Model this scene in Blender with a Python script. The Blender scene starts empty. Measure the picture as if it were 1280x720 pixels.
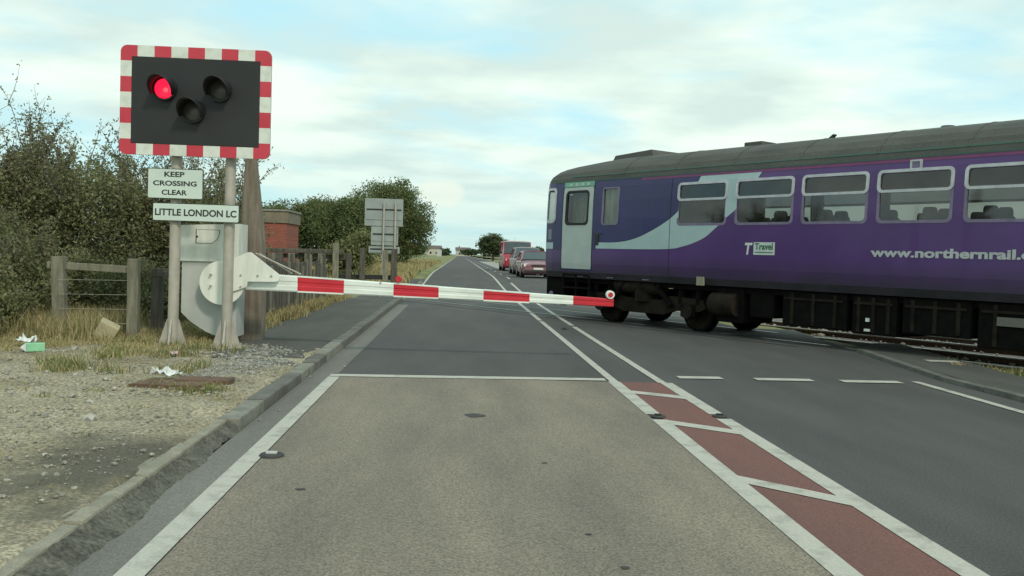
import bpy, bmesh, math, random
import numpy as np
from mathutils import Vector, Matrix, Euler
from mathutils.geometry import tessellate_polygon
R = math.radians
PI = math.pi
sc = bpy.context.scene
col = sc.collection

# ------------------------------------------------------------------ camera
YAW, PITCH, ROLL = R(3.325), R(2.008), R(1.774)
F = Vector((math.sin(YAW)*math.cos(PITCH), math.cos(YAW)*math.cos(PITCH), -math.sin(PITCH)))
Rt = Vector((math.cos(YAW), -math.sin(YAW), 0)); U = Rt.cross(F)
R2 = Rt*math.cos(ROLL)+U*math.sin(ROLL); U2 = -Rt*math.sin(ROLL)+U*math.cos(ROLL)
cd = bpy.data.cameras.new('camera'); cam = bpy.data.objects.new('camera', cd); col.objects.link(cam)
m = Matrix((R2, U2, -F)).transposed().to_4x4(); m.translation = Vector((0, 0, 1.42)); cam.matrix_world = m
cd.sensor_width = 36; cd.lens = 1140/1280*36; cd.clip_start = .05; cd.clip_end = 9000
sc.camera = cam

# ------------------------------------------------------------------ world: Nishita sky seen through broken cloud
SUN_EL, SUN_AZ = R(40), R(152)      # azimuth clockwise from +Y: the sun stands behind the camera, to the right
world = bpy.data.worlds.new('World'); sc.world = world; world.use_nodes = True
nt = world.node_tree; nt.nodes.clear()
def N(t, **k):
    n = nt.nodes.new(t)
    for a, b in k.items(): setattr(n, a, b)
    return n
L = nt.links.new
out = N('ShaderNodeOutputWorld'); bg = N('ShaderNodeBackground'); bg.inputs[1].default_value = .1
sky = N('ShaderNodeTexSky', sky_type='NISHITA', sun_disc=False, sun_elevation=SUN_EL, sun_rotation=SUN_AZ)
sky.air_density = 1.0; sky.dust_density = 1.2; sky.ozone_density = 1.0
tc = N('ShaderNodeTexCoord'); sep = N('ShaderNodeSeparateXYZ'); L(tc.outputs['Generated'], sep.inputs[0])
add = N('ShaderNodeMath', operation='ADD'); add.inputs[1].default_value = .10
mx = N('ShaderNodeMath', operation='MAXIMUM'); mx.inputs[1].default_value = 0.0; L(sep.outputs[2], mx.inputs[0]); L(mx.outputs[0], add.inputs[0])
dx = N('ShaderNodeMath', operation='DIVIDE'); dy = N('ShaderNodeMath', operation='DIVIDE')
L(sep.outputs[0], dx.inputs[0]); L(add.outputs[0], dx.inputs[1]); L(sep.outputs[1], dy.inputs[0]); L(add.outputs[0], dy.inputs[1])
cmb = N('ShaderNodeCombineXYZ'); L(dx.outputs[0], cmb.inputs[0]); L(dy.outputs[0], cmb.inputs[1])
mp = N('ShaderNodeMapping'); L(cmb.outputs[0], mp.inputs[0]); mp.inputs['Location'].default_value = (3.1, 1.7, 0.4); mp.inputs['Scale'].default_value = (.8, .95, 1)
n1 = N('ShaderNodeTexNoise'); n1.inputs['Scale'].default_value = .95; n1.inputs['Detail'].default_value = 9; n1.inputs['Roughness'].default_value = .52; n1.inputs['Distortion'].default_value = .25
L(mp.outputs[0], n1.inputs['Vector'])
n2 = N('ShaderNodeTexNoise'); n2.inputs['Scale'].default_value = 1.3; n2.inputs['Detail'].default_value = 7; n2.inputs['Roughness'].default_value = .5
mp2 = N('ShaderNodeMapping'); L(cmb.outputs[0], mp2.inputs[0]); mp2.inputs['Location'].default_value = (11, 4, 2); L(mp2.outputs[0], n2.inputs['Vector'])
cr = N('ShaderNodeValToRGB'); cr.color_ramp.elements[0].position = .355; cr.color_ramp.elements[1].position = .52; L(n1.outputs[0], cr.inputs[0])
cr.color_ramp.elements[0].color = (.05, .05, .05, 1)
shade = N('ShaderNodeValToRGB'); L(n2.outputs[0], shade.inputs[0])
shade.color_ramp.elements[0].position = .38; shade.color_ramp.elements[0].color = (6.6, 8.2, 7.7, 1)
shade.color_ramp.elements[1].position = .58; shade.color_ramp.elements[1].color = (9.0, 10.4, 9.3, 1)
# clear gaps: the Nishita blue with the thin white veil of a summer sky
veil = N('ShaderNodeMix', data_type='RGBA'); veil.inputs[0].default_value = .72
L(sky.outputs[0], veil.inputs[6]); veil.inputs[7].default_value = (6.0, 10.2, 10.9, 1)
mix = N('ShaderNodeMix', data_type='RGBA'); L(cr.outputs[0], mix.inputs[0]); L(veil.outputs[2], mix.inputs[6]); L(shade.outputs[0], mix.inputs[7])
# towards the horizon the layers merge into one pale bluish band
hz = N('ShaderNodeMapRange'); hz.inputs['From Min'].default_value = 0.0; hz.inputs['From Max'].default_value = .13; hz.inputs['To Min'].default_value = .8; hz.inputs['To Max'].default_value = 0
L(sep.outputs[2], hz.inputs[0])
hmix = N('ShaderNodeMix', data_type='RGBA'); L(hz.outputs[0], hmix.inputs[0]); L(mix.outputs[2], hmix.inputs[6]); hmix.inputs[7].default_value = (5.6, 7.8, 7.6, 1)
pd = N('ShaderNodeVectorMath', operation='SUBTRACT'); L(tc.outputs['Generated'], pd.inputs[0]); pd.inputs[1].default_value = (-.022, .997, .0655)
ps = N('ShaderNodeVectorMath', operation='MULTIPLY'); L(pd.outputs[0], ps.inputs[0]); ps.inputs[1].default_value = (1, 1, 1.7)
pl = N('ShaderNodeVectorMath', operation='LENGTH'); L(ps.outputs[0], pl.inputs[0])
pn = N('ShaderNodeTexNoise'); pn.inputs['Scale'].default_value = 38; pn.inputs['Detail'].default_value = 5; L(tc.outputs['Generated'], pn.inputs['Vector'])
pa = N('ShaderNodeMath', operation='MULTIPLY_ADD'); L(pn.outputs[0], pa.inputs[0]); pa.inputs[1].default_value = .022; L(pl.outputs['Value'], pa.inputs[2])
pr = N('ShaderNodeMapRange'); pr.interpolation_type = 'SMOOTHSTEP'; pr.inputs['From Min'].default_value = .030; pr.inputs['From Max'].default_value = .042; pr.inputs['To Min'].default_value = .8; pr.inputs['To Max'].default_value = 0; L(pa.outputs[0], pr.inputs[0])
pm = N('ShaderNodeMix', data_type='RGBA'); L(pr.outputs[0], pm.inputs[0]); L(hmix.outputs[2], pm.inputs[6]); pm.inputs[7].default_value = (8.4, 9.3, 8.1, 1)
L(pm.outputs[2], bg.inputs[0]); L(bg.outputs[0], out.inputs[0])

sd = bpy.data.lights.new('sun', 'SUN'); sd.energy = 1.6; sd.angle = R(7); sd.color = (1.0, .90, .76)
so = bpy.data.objects.new('sun', sd); col.objects.link(so)
sv = Vector((math.sin(SUN_AZ)*math.cos(SUN_EL), math.cos(SUN_AZ)*math.cos(SUN_EL), math.sin(SUN_EL)))
so.rotation_euler = sv.to_track_quat('Z', 'Y').to_euler()
vs = sc.view_settings; vs.view_transform = 'Standard'; vs.look = 'None'; vs.exposure = .06; vs.gamma = 1; vs.use_curve_mapping = False
sc.cycles.max_bounces = 6; sc.cycles.transparent_max_bounces = 12

# ------------------------------------------------------------------ materials
MATS = {}
def mat(name, c, c2=None, rough=.8, scale=6, detail=6, metal=0, bump=0, bscale=None, spec=.5, lo=.35, hi=.65, stretch=None, emit=None, fine=0, coat=0):
    """Principled with two tones mixed by noise in object space"""
    if name in MATS: return MATS[name]
    mt = bpy.data.materials.new(name); mt.use_nodes = True; t = mt.node_tree; b = t.nodes['Principled BSDF']
    b.inputs['Roughness'].default_value = rough; b.inputs['Metallic'].default_value = metal; b.inputs['Specular IOR Level'].default_value = spec
    b.inputs['Coat Weight'].default_value = coat
    c2 = c2 or tuple(x*.86 for x in c)
    co = t.nodes.new('ShaderNodeTexCoord'); src = co.outputs['Object']
    if stretch:
        mpn = t.nodes.new('ShaderNodeMapping'); mpn.inputs['Scale'].default_value = stretch; t.links.new(src, mpn.inputs[0]); src2 = mpn.outputs[0]
    else: src2 = src
    nz = t.nodes.new('ShaderNodeTexNoise'); nz.inputs['Scale'].default_value = scale; nz.inputs['Detail'].default_value = detail; nz.inputs['Roughness'].default_value = .6
    t.links.new(src2, nz.inputs['Vector'])
    rp = t.nodes.new('ShaderNodeValToRGB'); rp.color_ramp.elements[0].position = lo; rp.color_ramp.elements[1].position = hi
    rp.color_ramp.elements[0].color = (*c2, 1); rp.color_ramp.elements[1].color = (*c, 1)
    t.links.new(nz.outputs[0], rp.inputs[0]); last = rp.outputs[0]
    if fine:
        nf = t.nodes.new('ShaderNodeTexNoise'); nf.inputs['Scale'].default_value = bscale or 90; nf.inputs['Detail'].default_value = 3; t.links.new(src, nf.inputs['Vector'])
        mr = t.nodes.new('ShaderNodeMapRange'); mr.inputs['From Min'].default_value = .3; mr.inputs['From Max'].default_value = .7
        mr.inputs['To Min'].default_value = 1-fine; mr.inputs['To Max'].default_value = 1+fine; t.links.new(nf.outputs[0], mr.inputs[0])
        ml = t.nodes.new('ShaderNodeVectorMath'); ml.operation = 'SCALE'; t.links.new(last, ml.inputs[0]); t.links.new(mr.outputs[0], ml.inputs['Scale']); last = ml.outputs[0]
    t.links.new(last, b.inputs['Base Color'])
    if bump:
        nb = t.nodes.new('ShaderNodeTexNoise'); nb.inputs['Scale'].default_value = bscale or scale*4; nb.inputs['Detail'].default_value = 5; t.links.new(src, nb.inputs['Vector'])
        bp = t.nodes.new('ShaderNodeBump'); bp.inputs['Strength'].default_value = bump; bp.inputs['Distance'].default_value = .01
        t.links.new(nb.outputs[0], bp.inputs['Height']); t.links.new(bp.outputs[0], b.inputs['Normal'])
    if emit:
        b.inputs['Emission Color'].default_value = (*emit[0], 1); b.inputs['Emission Strength'].default_value = emit[1]
    MATS[name] = mt; return mt
def glass_mat(name, tint, refl=.12):
    mt = bpy.data.materials.new(name); mt.use_nodes = True; t = mt.node_tree; t.nodes.clear()
    o = t.nodes.new('ShaderNodeOutputMaterial'); mxs = t.nodes.new('ShaderNodeMixShader'); tr = t.nodes.new('ShaderNodeBsdfTransparent'); gl = t.nodes.new('ShaderNodeBsdfGlossy')
    nz = t.nodes.new('ShaderNodeTexNoise'); nz.inputs['Scale'].default_value = 3
    mr = t.nodes.new('ShaderNodeMapRange'); mr.inputs['To Min'].default_value = refl*.8; mr.inputs['To Max'].default_value = refl*1.2
    co = t.nodes.new('ShaderNodeTexCoord'); t.links.new(co.outputs['Object'], nz.inputs[0]); t.links.new(nz.outputs[0], mr.inputs[0]); t.links.new(mr.outputs[0], mxs.inputs[0])
    tr.inputs[0].default_value = (*tint, 1); gl.inputs['Roughness'].default_value = .05
    t.links.new(tr.outputs[0], mxs.inputs[1]); t.links.new(gl.outputs[0], mxs.inputs[2]); t.links.new(mxs.outputs[0], o.inputs[0]); return mt
def leaf_mat(name, c, c2, c3):
    mt = bpy.data.materials.new(name); mt.use_nodes = True; t = mt.node_tree; b = t.nodes['Principled BSDF']
    b.inputs['Roughness'].default_value = .75; b.inputs['Specular IOR Level'].default_value = .2
    co = t.nodes.new('ShaderNodeTexCoord'); nz = t.nodes.new('ShaderNodeTexNoise'); nz.inputs['Scale'].default_value = 1.1; nz.inputs['Detail'].default_value = 8; nz.inputs['Roughness'].default_value = .7
    t.links.new(co.outputs['Object'], nz.inputs['Vector'])
    rp = t.nodes.new('ShaderNodeValToRGB'); e = rp.color_ramp.elements; e[0].position = .35; e[0].color = (*c2, 1); e[1].position = .68; e[1].color = (*c3, 1)
    k = e.new(.52); k.color = (*c, 1); t.links.new(nz.outputs[0], rp.inputs[0]); t.links.new(rp.outputs[0], b.inputs['Base Color'])
    tl = t.nodes.new('ShaderNodeBsdfTranslucent'); t.links.new(rp.outputs[0], tl.inputs[0]); ms = t.nodes.new('ShaderNodeMixShader'); ms.inputs[0].default_value = .35
    t.links.new(b.outputs[0], ms.inputs[1]); t.links.new(tl.outputs[0], ms.inputs[2]); t.links.new(ms.outputs[0], t.nodes['Material Output'].inputs[0])
    return mt
white_paint = mat('white_paint', (.74, .79, .74), (.62, .66, .61), rough=.45, scale=3)
boom_white = mat('boom_white', (.8, .85, .79), (.60, .63, .56), rough=.45, scale=3, detail=10, stretch=(.6, 1, 3), lo=.28, hi=.52)
sign_red = mat('sign_red', (.62, .025, .04), (.52, .02, .035), rough=.4, scale=4)
border_red = mat('border_red', (.58, .045, .075), (.5, .035, .06), rough=.45, scale=4)
border_white = mat('border_white', (.70, .74, .68), (.52, .55, .49), rough=.5, scale=5, detail=9, lo=.3, hi=.55)
board_black = mat('board_black', (.020, .021, .023), (.014, .015, .017), rough=.6, scale=2)
galv = mat('galvanised_steel', (.50, .46, .40), (.36, .33, .28), rough=.6, metal=.25, scale=5, lo=.3, hi=.7)
sign_face = mat('sign_face', (.60, .70, .64), (.54, .63, .58), rough=.4, scale=3)
ink = mat('sign_ink', (.02, .025, .022), rough=.5)
cab_white = mat('cabinet_white', (.80, .82, .75), (.58, .59, .52), rough=.5, scale=3, detail=9, stretch=(1.5, 1, .35), lo=.3, hi=.55)
cab_grey = mat('cabinet_grey', (.50, .52, .49), (.40, .42, .39), rough=.55, scale=2)
black_paint = mat('black_paint', (.018, .018, .018), (.012, .012, .012), rough=.5)
rubber = mat('black_rubber', (.02, .02, .02), rough=.8)
wood_old = mat('weathered_wood', (.25, .235, .175), (.13, .125, .09), rough=.95, scale=5, stretch=(3, 3, .5), bump=.4, bscale=30)
wood_dark = mat('dark_weathered_wood', (.12, .11, .09), (.055, .05, .04), rough=.95, scale=5, stretch=(3, 3, .5), bump=.4, bscale=30)
pole_mat = mat('old_timber_pole', (.25, .21, .165), (.15, .125, .095), rough=.95, scale=4, stretch=(4, 4, .4), bump=.5, bscale=25)
concrete = mat('kerb_concrete', (.27, .26, .22), (.17, .165, .14), rough=.95, scale=5, bump=.5, bscale=60, fine=.12)
kerb_dirty = mat('dirty_kerb_concrete', (.16, .155, .135), (.09, .087, .075), rough=.95, scale=4, bump=.5, bscale=60, fine=.12)

# ------------------------------------------------------------------ helpers
class MB:
    """collects faces for ONE mesh object"""
    def __init__(s): s.v = []; s.f = []; s.m = []; s.mats = []; s.sm = []
    def mi(s, mt):
        if mt not in s.mats: s.mats.append(mt)
        return s.mats.index(mt)
    def face(s, pts, mt, smooth=False):
        i = len(s.v); s.v += [tuple(p) for p in pts]; s.f.append(tuple(range(i, i+len(pts)))); s.m.append(s.mi(mt)); s.sm.append(smooth)
    def geo(s, vs, fs, mt, smooth=False):
        i = len(s.v); s.v += [tuple(p) for p in vs]; k = s.mi(mt)
        for f in fs: s.f.append(tuple(i+a for a in f)); s.m.append(k); s.sm.append(smooth)
    def box(s, x0, x1, y0, y1, z0, z1, mt, M=None, bev=0):
        bm = bmesh.new(); bmesh.ops.create_cube(bm, size=1)
        for v in bm.verts: v.co = Vector(((x0+x1)/2+v.co.x*(x1-x0), (y0+y1)/2+v.co.y*(y1-y0), (z0+z1)/2+v.co.z*(z1-z0)))
        if bev: bmesh.ops.bevel(bm, geom=bm.edges[:], offset=bev, segments=2, affect='EDGES', profile=.6)
        s.bm(bm, mt, M)
    def bm(s, bm, mt, M=None, smooth=False):
        if M is not None: bm.transform(M)
        bm.verts.ensure_lookup_table(); bm.verts.index_update()
        s.geo([v.co.copy() for v in bm.verts], [[v.index for v in f.verts] for f in bm.faces], mt, smooth); bm.free()
    def cyl(s, p0, p1, r0, mt, r1=None, n=16, cap=True, smooth=True):
        p0 = Vector(p0); p1 = Vector(p1); r1 = r0 if r1 is None else r1; d = (p1-p0).normalized()
        a = d.orthogonal().normalized(); b = d.cross(a)
        vs = [p0+(a*math.cos(2*PI*k/n)+b*math.sin(2*PI*k/n))*r0 for k in range(n)]+[p1+(a*math.cos(2*PI*k/n)+b*math.sin(2*PI*k/n))*r1 for k in range(n)]
        s.geo(vs, [(k, (k+1) % n, n+(k+1) % n, n+k) for k in range(n)], mt, smooth)
        if cap:
            s.geo(vs[:n], [tuple(reversed(range(n)))], mt); s.geo(vs[n:], [tuple(range(n))], mt)
    def prism(s, poly, y0, y1, mt, M=None, side=None):
        """outline in (x,z) extruded along y from y0 to y1"""
        n = len(poly); vs = [Vector((p[0], y0, p[1])) for p in poly]+[Vector((p[0], y1, p[1])) for p in poly]
        if M is not None: vs = [M @ v for v in vs]
        tri = tessellate_polygon([[Vector((p[0], p[1], 0)) for p in poly]])
        s.geo(vs, [tuple(t) for t in tri]+[tuple(n+a for a in t) for t in tri], mt)
        s.geo(vs, [(k, (k+1) % n, n+(k+1) % n, n+k) for k in range(n)], side or mt)
    def build(s, name, parent=None, fix=True):
        me = bpy.data.meshes.new(name); me.from_pydata(s.v, [], s.f)
        for mt in s.mats: me.materials.append(mt)
        me.polygons.foreach_set('material_index', s.m); me.polygons.foreach_set('use_smooth', s.sm)
        if fix:
            b = bmesh.new(); b.from_mesh(me); bmesh.ops.recalc_face_normals(b, faces=b.faces[:]); b.to_mesh(me); b.free()
        me.update(); o = bpy.data.objects.new(name, me); col.objects.link(o)
        if parent: o.parent = parent
        return o
def tag(o, label=None, cat=None, group=None, kind=None):
    if label: o['label'] = label
    if cat: o['category'] = cat
    if group: o['group'] = group
    if kind: o['kind'] = kind
    return o
def empty(name, loc, rz, label, cat, group=None):
    o = bpy.data.objects.new(name, None); col.objects.link(o); o.location = loc; o.rotation_euler.z = rz; o.empty_display_size = .3
    return tag(o, label, cat, group)
def copy_tree(o, parent=None):
    c = o.copy(); col.objects.link(c); c.parent = parent
    for ch in list(o.children): copy_tree(ch, c)
    return c
def rrect(x0, x1, z0, z1, r, n=5):
    p = []
    for cx, cz, a in ((x1-r, z1-r, 0), (x0+r, z1-r, 90), (x0+r, z0+r, 180), (x1-r, z0+r, 270)):
        for k in range(n+1):
            t = R(a+90*k/n); p.append((cx+r*math.cos(t), cz+r*math.sin(t)))
    return p
def ring(mb, po, pi, y0, y1, mt, fn=None):
    """frame between two outlines with the same count, from y0 (front) to y1"""
    n = len(po); f = fn or (lambda x, y, z: (x, y, z))
    vs = [f(p[0], y0, p[1]) for p in po]+[f(p[0], y0, p[1]) for p in pi]+[f(p[0], y1, p[1]) for p in po]+[f(p[0], y1, p[1]) for p in pi]
    fs = []
    for k in range(n):
        j = (k+1) % n
        fs += [(k, j, n+j, n+k), (k, j, 2*n+j, 2*n+k), (n+k, n+j, 3*n+j, 3*n+k)]
    mb.geo(vs, fs, mt)
def text(name, s, x0, x1, z0, z1, y, mt, parent, off=0.0, depth=.003, keep=False, shear=0):
    """lettering facing -y, fitted to the box; converted to a mesh"""
    cu = bpy.data.curves.new(name, 'FONT'); cu.body = s; cu.align_x = 'CENTER'; cu.space_line = .95; cu.offset = off; cu.extrude = depth; cu.resolution_u = 6; cu.shear = shear
    o = bpy.data.objects.new(name, cu); col.objects.link(o); bpy.context.view_layer.update()
    dg = bpy.context.evaluated_depsgraph_get(); me = bpy.data.meshes.new_from_object(o.evaluated_get(dg))
    bpy.data.objects.remove(o); co = np.array([v.co[:] for v in me.vertices]); a = co.min(0); b = co.max(0)
    for v in me.vertices:
        c = v.co; v.co = ((x0+(c.x-a[0])/(b[0]-a[0])*(x1-x0)), y-c.z, z0+(c.y-a[1])/(b[1]-a[1])*(z1-z0))
    me.materials.clear(); me.materials.append(mt); ob = bpy.data.objects.new(name, me); col.objects.link(ob); ob.parent = parent
    return ob

# ------------------------------------------------------------------ terrain heights
PHI = R(33.096)
CP, SP = math.cos(PHI), math.sin(PHI)
def dist(x, y): return x*CP+y*SP                   # distance from the camera square to the railway
def ss(t): t = np.clip(t, 0, 1); return t*t*(3-2*t)
def zf(x, y): return .28*ss((dist(x, y)-18)/12)
def gz(x, y):
    x = np.asarray(x, float); y = np.asarray(y, float); d = dist(x, y)
    off = 1-ss((d-11.2)/1.6)*(1-ss((d-20)/2))
    return zf(x, y)+off*(.10*ss((-1.80-x)/.03)+.05*ss((x-6.2)/.6))
def sheet(name, xs, ys, mt, dz=0, zfun=gz, keep=None, amp=0, asc=1.5, mt2=None):
    xs = np.asarray(xs, float); ys = np.asarray(ys, float); X, Y = np.meshgrid(xs, ys); Z = zfun(X, Y)+dz
    if amp:
        rs = np.random.RandomState(5)
        for k in range(7):
            a, b, c, w = rs.uniform(-1, 1), rs.uniform(-1, 1), rs.uniform(0, 6.3), rs.uniform(.7, 5)*asc
            nn = math.hypot(a, b); Z = Z+amp/7*np.sin((a*X+b*Y)/nn*w+c)*1.6
        Z = Z+rs.uniform(-amp, amp, Z.shape)*.25
    n = len(xs); mm = len(ys)
    vs = np.stack([X.ravel(), Y.ravel(), Z.ravel()], 1); fs = []
    for j in range(mm-1):
        for i in range(n-1):
            if keep is None or keep((xs[i]+xs[i+1])/2, (ys[j]+ys[j+1])/2): fs.append((j*n+i, j*n+i+1, (j+1)*n+i+1, (j+1)*n+i))
    b = MB(); b.geo(vs, fs, mt, True); o = b.build(name, fix=False); tag(o, kind='structure'); return o
def strip(b, x0, x1, y0, y1, mt, dz, step=2.0, slant=0):
    """thin paint strip on the road following its height"""
    n = max(1, int(math.ceil((y1-y0)/step)))
    for k in range(n):
        a = y0+(y1-y0)*k/n; c = y0+(y1-y0)*(k+1)/n
        b.face([(x0, a, zf(x0, a)+dz), (x1, a+slant, zf(x1, a)+dz), (x1, c+slant, zf(x1, c)+dz), (x0, c, zf(x0, c)+dz)], mt)

grass_dirt = mat('dry_field_grass', (.24, .22, .09), (.13, .15, .055), rough=1, scale=.35, bump=.6, bscale=9, fine=.25)
def dirt_material():
    mt = bpy.data.materials.new('gravelly_dirt'); mt.use_nodes = True; t = mt.node_tree; b = t.nodes['Principled BSDF']; b.inputs['Roughness'].default_value = .95
    co = t.nodes.new('ShaderNodeTexCoord'); o = co.outputs['Object']
    def nz(s, d=6, r=.6):
        n = t.nodes.new('ShaderNodeTexNoise'); n.inputs['Scale'].default_value = s; n.inputs['Detail'].default_value = d; n.inputs['Roughness'].default_value = r; t.links.new(o, n.inputs[0]); return n.outputs[0]
    def ramp(i, *st):
        r = t.nodes.new('ShaderNodeValToRGB'); e = r.color_ramp.elements
        for k, (p, c) in enumerate(st):
            if k < 2: e[k].position = p; e[k].color = (*c, 1)
            else: x = e.new(p); x.color = (*c, 1)
        t.links.new(i, r.inputs[0]); return r.outputs[0]
    base = ramp(nz(.9, 9, .65), (.35, (.26, .21, .125)), (.65, (.44, .38, .27)), (.5, (.36, .305, .205)))
    stone = ramp(nz(38, 3), (.42, (.55, .55, .55)), (.64, (1.3, 1.3, 1.28)))
    vm = t.nodes.new('ShaderNodeVectorMath'); vm.operation = 'MULTIPLY'; t.links.new(base, vm.inputs[0]); t.links.new(stone, vm.inputs[1])
    # an old tarry spill with its own outline beside the kerb, and scattered dark patches
    sub = t.nodes.new('ShaderNodeVectorMath'); sub.operation = 'SUBTRACT'; sub.inputs[1].default_value = (-2.15, 5.5, .1); t.links.new(o, sub.inputs[0])
    scl = t.nodes.new('ShaderNodeVectorMath'); scl.operation = 'MULTIPLY'; scl.inputs[1].default_value = (1.15, .62, 0); t.links.new(sub.outputs[0], scl.inputs[0])
    ln = t.nodes.new('ShaderNodeVectorMath'); ln.operation = 'LENGTH'; t.links.new(scl.outputs[0], ln.inputs[0])
    ad = t.nodes.new('ShaderNodeMath'); ad.operation = 'MULTIPLY_ADD'; t.links.new(nz(2.4, 6), ad.inputs[0]); ad.inputs[1].default_value = 1.7; t.links.new(ln.outputs['Value'], ad.inputs[2])
    mrp = t.nodes.new('ShaderNodeMapRange'); mrp.interpolation_type = 'SMOOTHSTEP'; mrp.inputs['From Min'].default_value = 1.0; mrp.inputs['From Max'].default_value = 1.85
    mrp.inputs['To Min'].default_value = 1; mrp.inputs['To Max'].default_value = 0; t.links.new(ad.outputs[0], mrp.inputs['Value']); sp = mrp.outputs[0]
    m1 = t.nodes.new('ShaderNodeMix'); m1.data_type = 'RGBA'; t.links.new(sp, m1.inputs[0]); t.links.new(vm.outputs[0], m1.inputs[6])
    dk = ramp(nz(55, 3), (.35, (.065, .058, .040)), (.7, (.15, .13, .095))); t.links.new(dk, m1.inputs[7])
    t.links.new(m1.outputs[2], b.inputs['Base Color'])
    bp = t.nodes.new('ShaderNodeBump'); bp.inputs['Strength'].default_value = .5; bp.inputs['Distance'].default_value = .02; t.links.new(nz(30, 6, .7), bp.inputs['Height']); t.links.new(bp.outputs[0], b.inputs['Normal'])
    return mt
dirt = dirt_material()
far = [-4000, -2000, -900, -400, -200, -120, -80]
xs = far+list(np.arange(-60, 62, 2.0))+[80, 120, 200, 400, 900, 2000, 4000]
ys = [-900, -300, -100, -40]+list(np.arange(-20, 100, 2.0))+[110, 130, 160, 200, 300, 500, 900, 2000, 4500, 8000]
xs = sorted(set(xs) | set(np.round(np.arange(-4, -1.5, .05), 2)) | set(np.arange(5, 9, .25)))
def ground_z(x, y):
    d = dist(x, y); out = np.maximum(ss((-3.6-x)/1.5), ss((x-7.2)/1.5))
    return gz(x, y)-.30*out*ss((d-12.6)/.9)*(1-ss((d-19.8)/.9))
sheet('ground', xs, ys, grass_dirt, dz=-.03, zfun=ground_z)
sheet('dirt_verge', np.concatenate([np.arange(-9, -1.9, .07), [-1.88, -1.85, -1.82, -1.785]]), np.arange(1, 12.4, .07), dirt, dz=.004, amp=.016, asc=2.6, keep=lambda x, y: x < -1.825 or y < 7.1)

# ------------------------------------------------------------------ road
def road_mat(name, c, c2, spots=True, fine=.2, rough=.85):
    mt = mat(name, c, c2, rough=rough, scale=.9, detail=8, stretch=(1.6, .35, 1), bump=.4, bscale=75, fine=fine, spec=.35, lo=.3, hi=.7); return mt
asphalt = road_mat('asphalt', (.092, .086, .083), (.064, .060, .058), fine=.34)
asphalt_dark = road_mat('patched_asphalt', (.074, .069, .066), (.052, .049, .047))
tan = road_mat('worn_buff_surfacing', (.262, .218, .165), (.150, .130, .106), fine=.42)
red_surf = road_mat('red_surfacing', (.20, .088, .074), (.145, .072, .062), fine=.2)
foot_mat = road_mat('footway_asphalt', (.10, .096, .086), (.065, .063, .056), fine=.3, rough=.95)
line = mat('road_paint', (.46, .435, .38), (.27, .255, .22), rough=.7, scale=5, detail=9, lo=.28, hi=.5, fine=.1, bscale=80)
ys_r = list(np.arange(-12, 60, 1.0))+[70, 90, 120, 160, 220, 320, 500, 900, 1500]
def rk(x, y): return True
sheet('road', [-1.66, -1.4, 0, 1.8, 2.4, 4, 5.75, 6.15], ys_r, asphalt, dz=0, zfun=zf)
def xed(y): # right edge bends away from the road towards the railway
    return 5.75+max(0, (y-11.3))*.14
b = MB(); yy = [10.2, 11.3, 12.5, 14, 16, 18, 19.5]
for a, c in zip(yy[:-1], yy[1:]): b.face([(6.15, a, .001), (xed(a)+.42, a, .001), (xed(c)+.42, c, .001), (6.15, c, .001)], asphalt)
tag(b.build('road_edge_widening'), kind='structure')
b = MB(); strip(b, -1.30, 1.76, -6, 10.42, tan, .004); tag(b.build('buff_lane_surface'), kind='structure')
chan = road_mat('gutter_concrete', (.20, .187, .165), (.125, .117, .103), fine=.25)
b = MB(); strip(b, -1.655, -1.42, -6, 10.6, chan, .004); strip(b, -1.655, -1.36, 10.6, 25, chan, .004); tag(b.build('gutter_strip'), kind='structure')
b = MB(); strip(b, 1.86, 2.39, -2, 10.42, red_surf, .004); tag(b.build('red_central_strip'), kind='structure')
# crossing deck: a worn, slightly different panel between seams, flush rails
def tp(s, d, z=0): # along the railway s (towards the near right), square distance d
    return Vector((SP*s+CP*d, -CP*s+SP*d, z))
deck_mat = road_mat('crossing_deck_asphalt', (.098, .092, .087), (.066, .062, .058), fine=.2)
seam = mat('seam_tar', (.03, .03, .03), rough=.8, scale=8)
rail_top = mat('worn_rail_steel', (.42, .40, .36), (.26, .23, .2), rough=.35, metal=.7, scale=9)
rail_rust = mat('rusty_rail', (.12, .075, .05), (.07, .045, .03), rough=.9, scale=12)
def cut(d, x0, x1, z, w):
    """a strip along the railway at distance d, clipped to x0..x1"""
    def at(x, dd): return (x, (dd-CP*x)/SP, z)
    return [at(x0, d-w/2), at(x1, d-w/2), at(x1, d+w/2), at(x0, d+w/2)]
b = MB()
b.face(cut(16.4, -1.66, 5.9, .003, 6.0), deck_mat); tag(b.build('crossing_deck'), kind='structure')
b = MB()
for d in (13.38, 19.45): b.face(cut(d, -1.66, 5.9, .0065, .05), seam)
for d in (14.165, 15.6, 17.4, 18.835):
    b.face(cut(d, -1.66, 5.95, .0065, .19), seam); b.face(cut(d, -3.2, 6.6, .010, .065), rail_top)
tag(b.build('flush_rails_in_the_crossing'), kind='structure')
# painted markings
b = MB()
def dline(x, w, segs, dz=.008):
    for a, c in segs: strip(b, x-w/2, x+w/2, a, c, line, dz)
dline(-1.37, .13, [(-6, 10.28)])
dline(1.815, .14, [(-6, 7.98), (8.25, 10.4)])
dline(2.425, .14, [(-6, 8.08), (8.32, 10.4)])
dline(1.82, .10, [(10.4, 19.9), (20.15, 22.9), (23.1, 45), (45, 80), (80, 160), (160, 300)])
dline(2.38, .10, [(10.4, 18.6), (18.9, 22.1), (22.4, 42)])
for k in range(14): strip(b, 2.5, 2.6, 46+k*9, 49+k*9, line, .008)
dline(-1.72+.12, .10, [(38, 44.0), (44.0, 120), (120, 420)])
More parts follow.
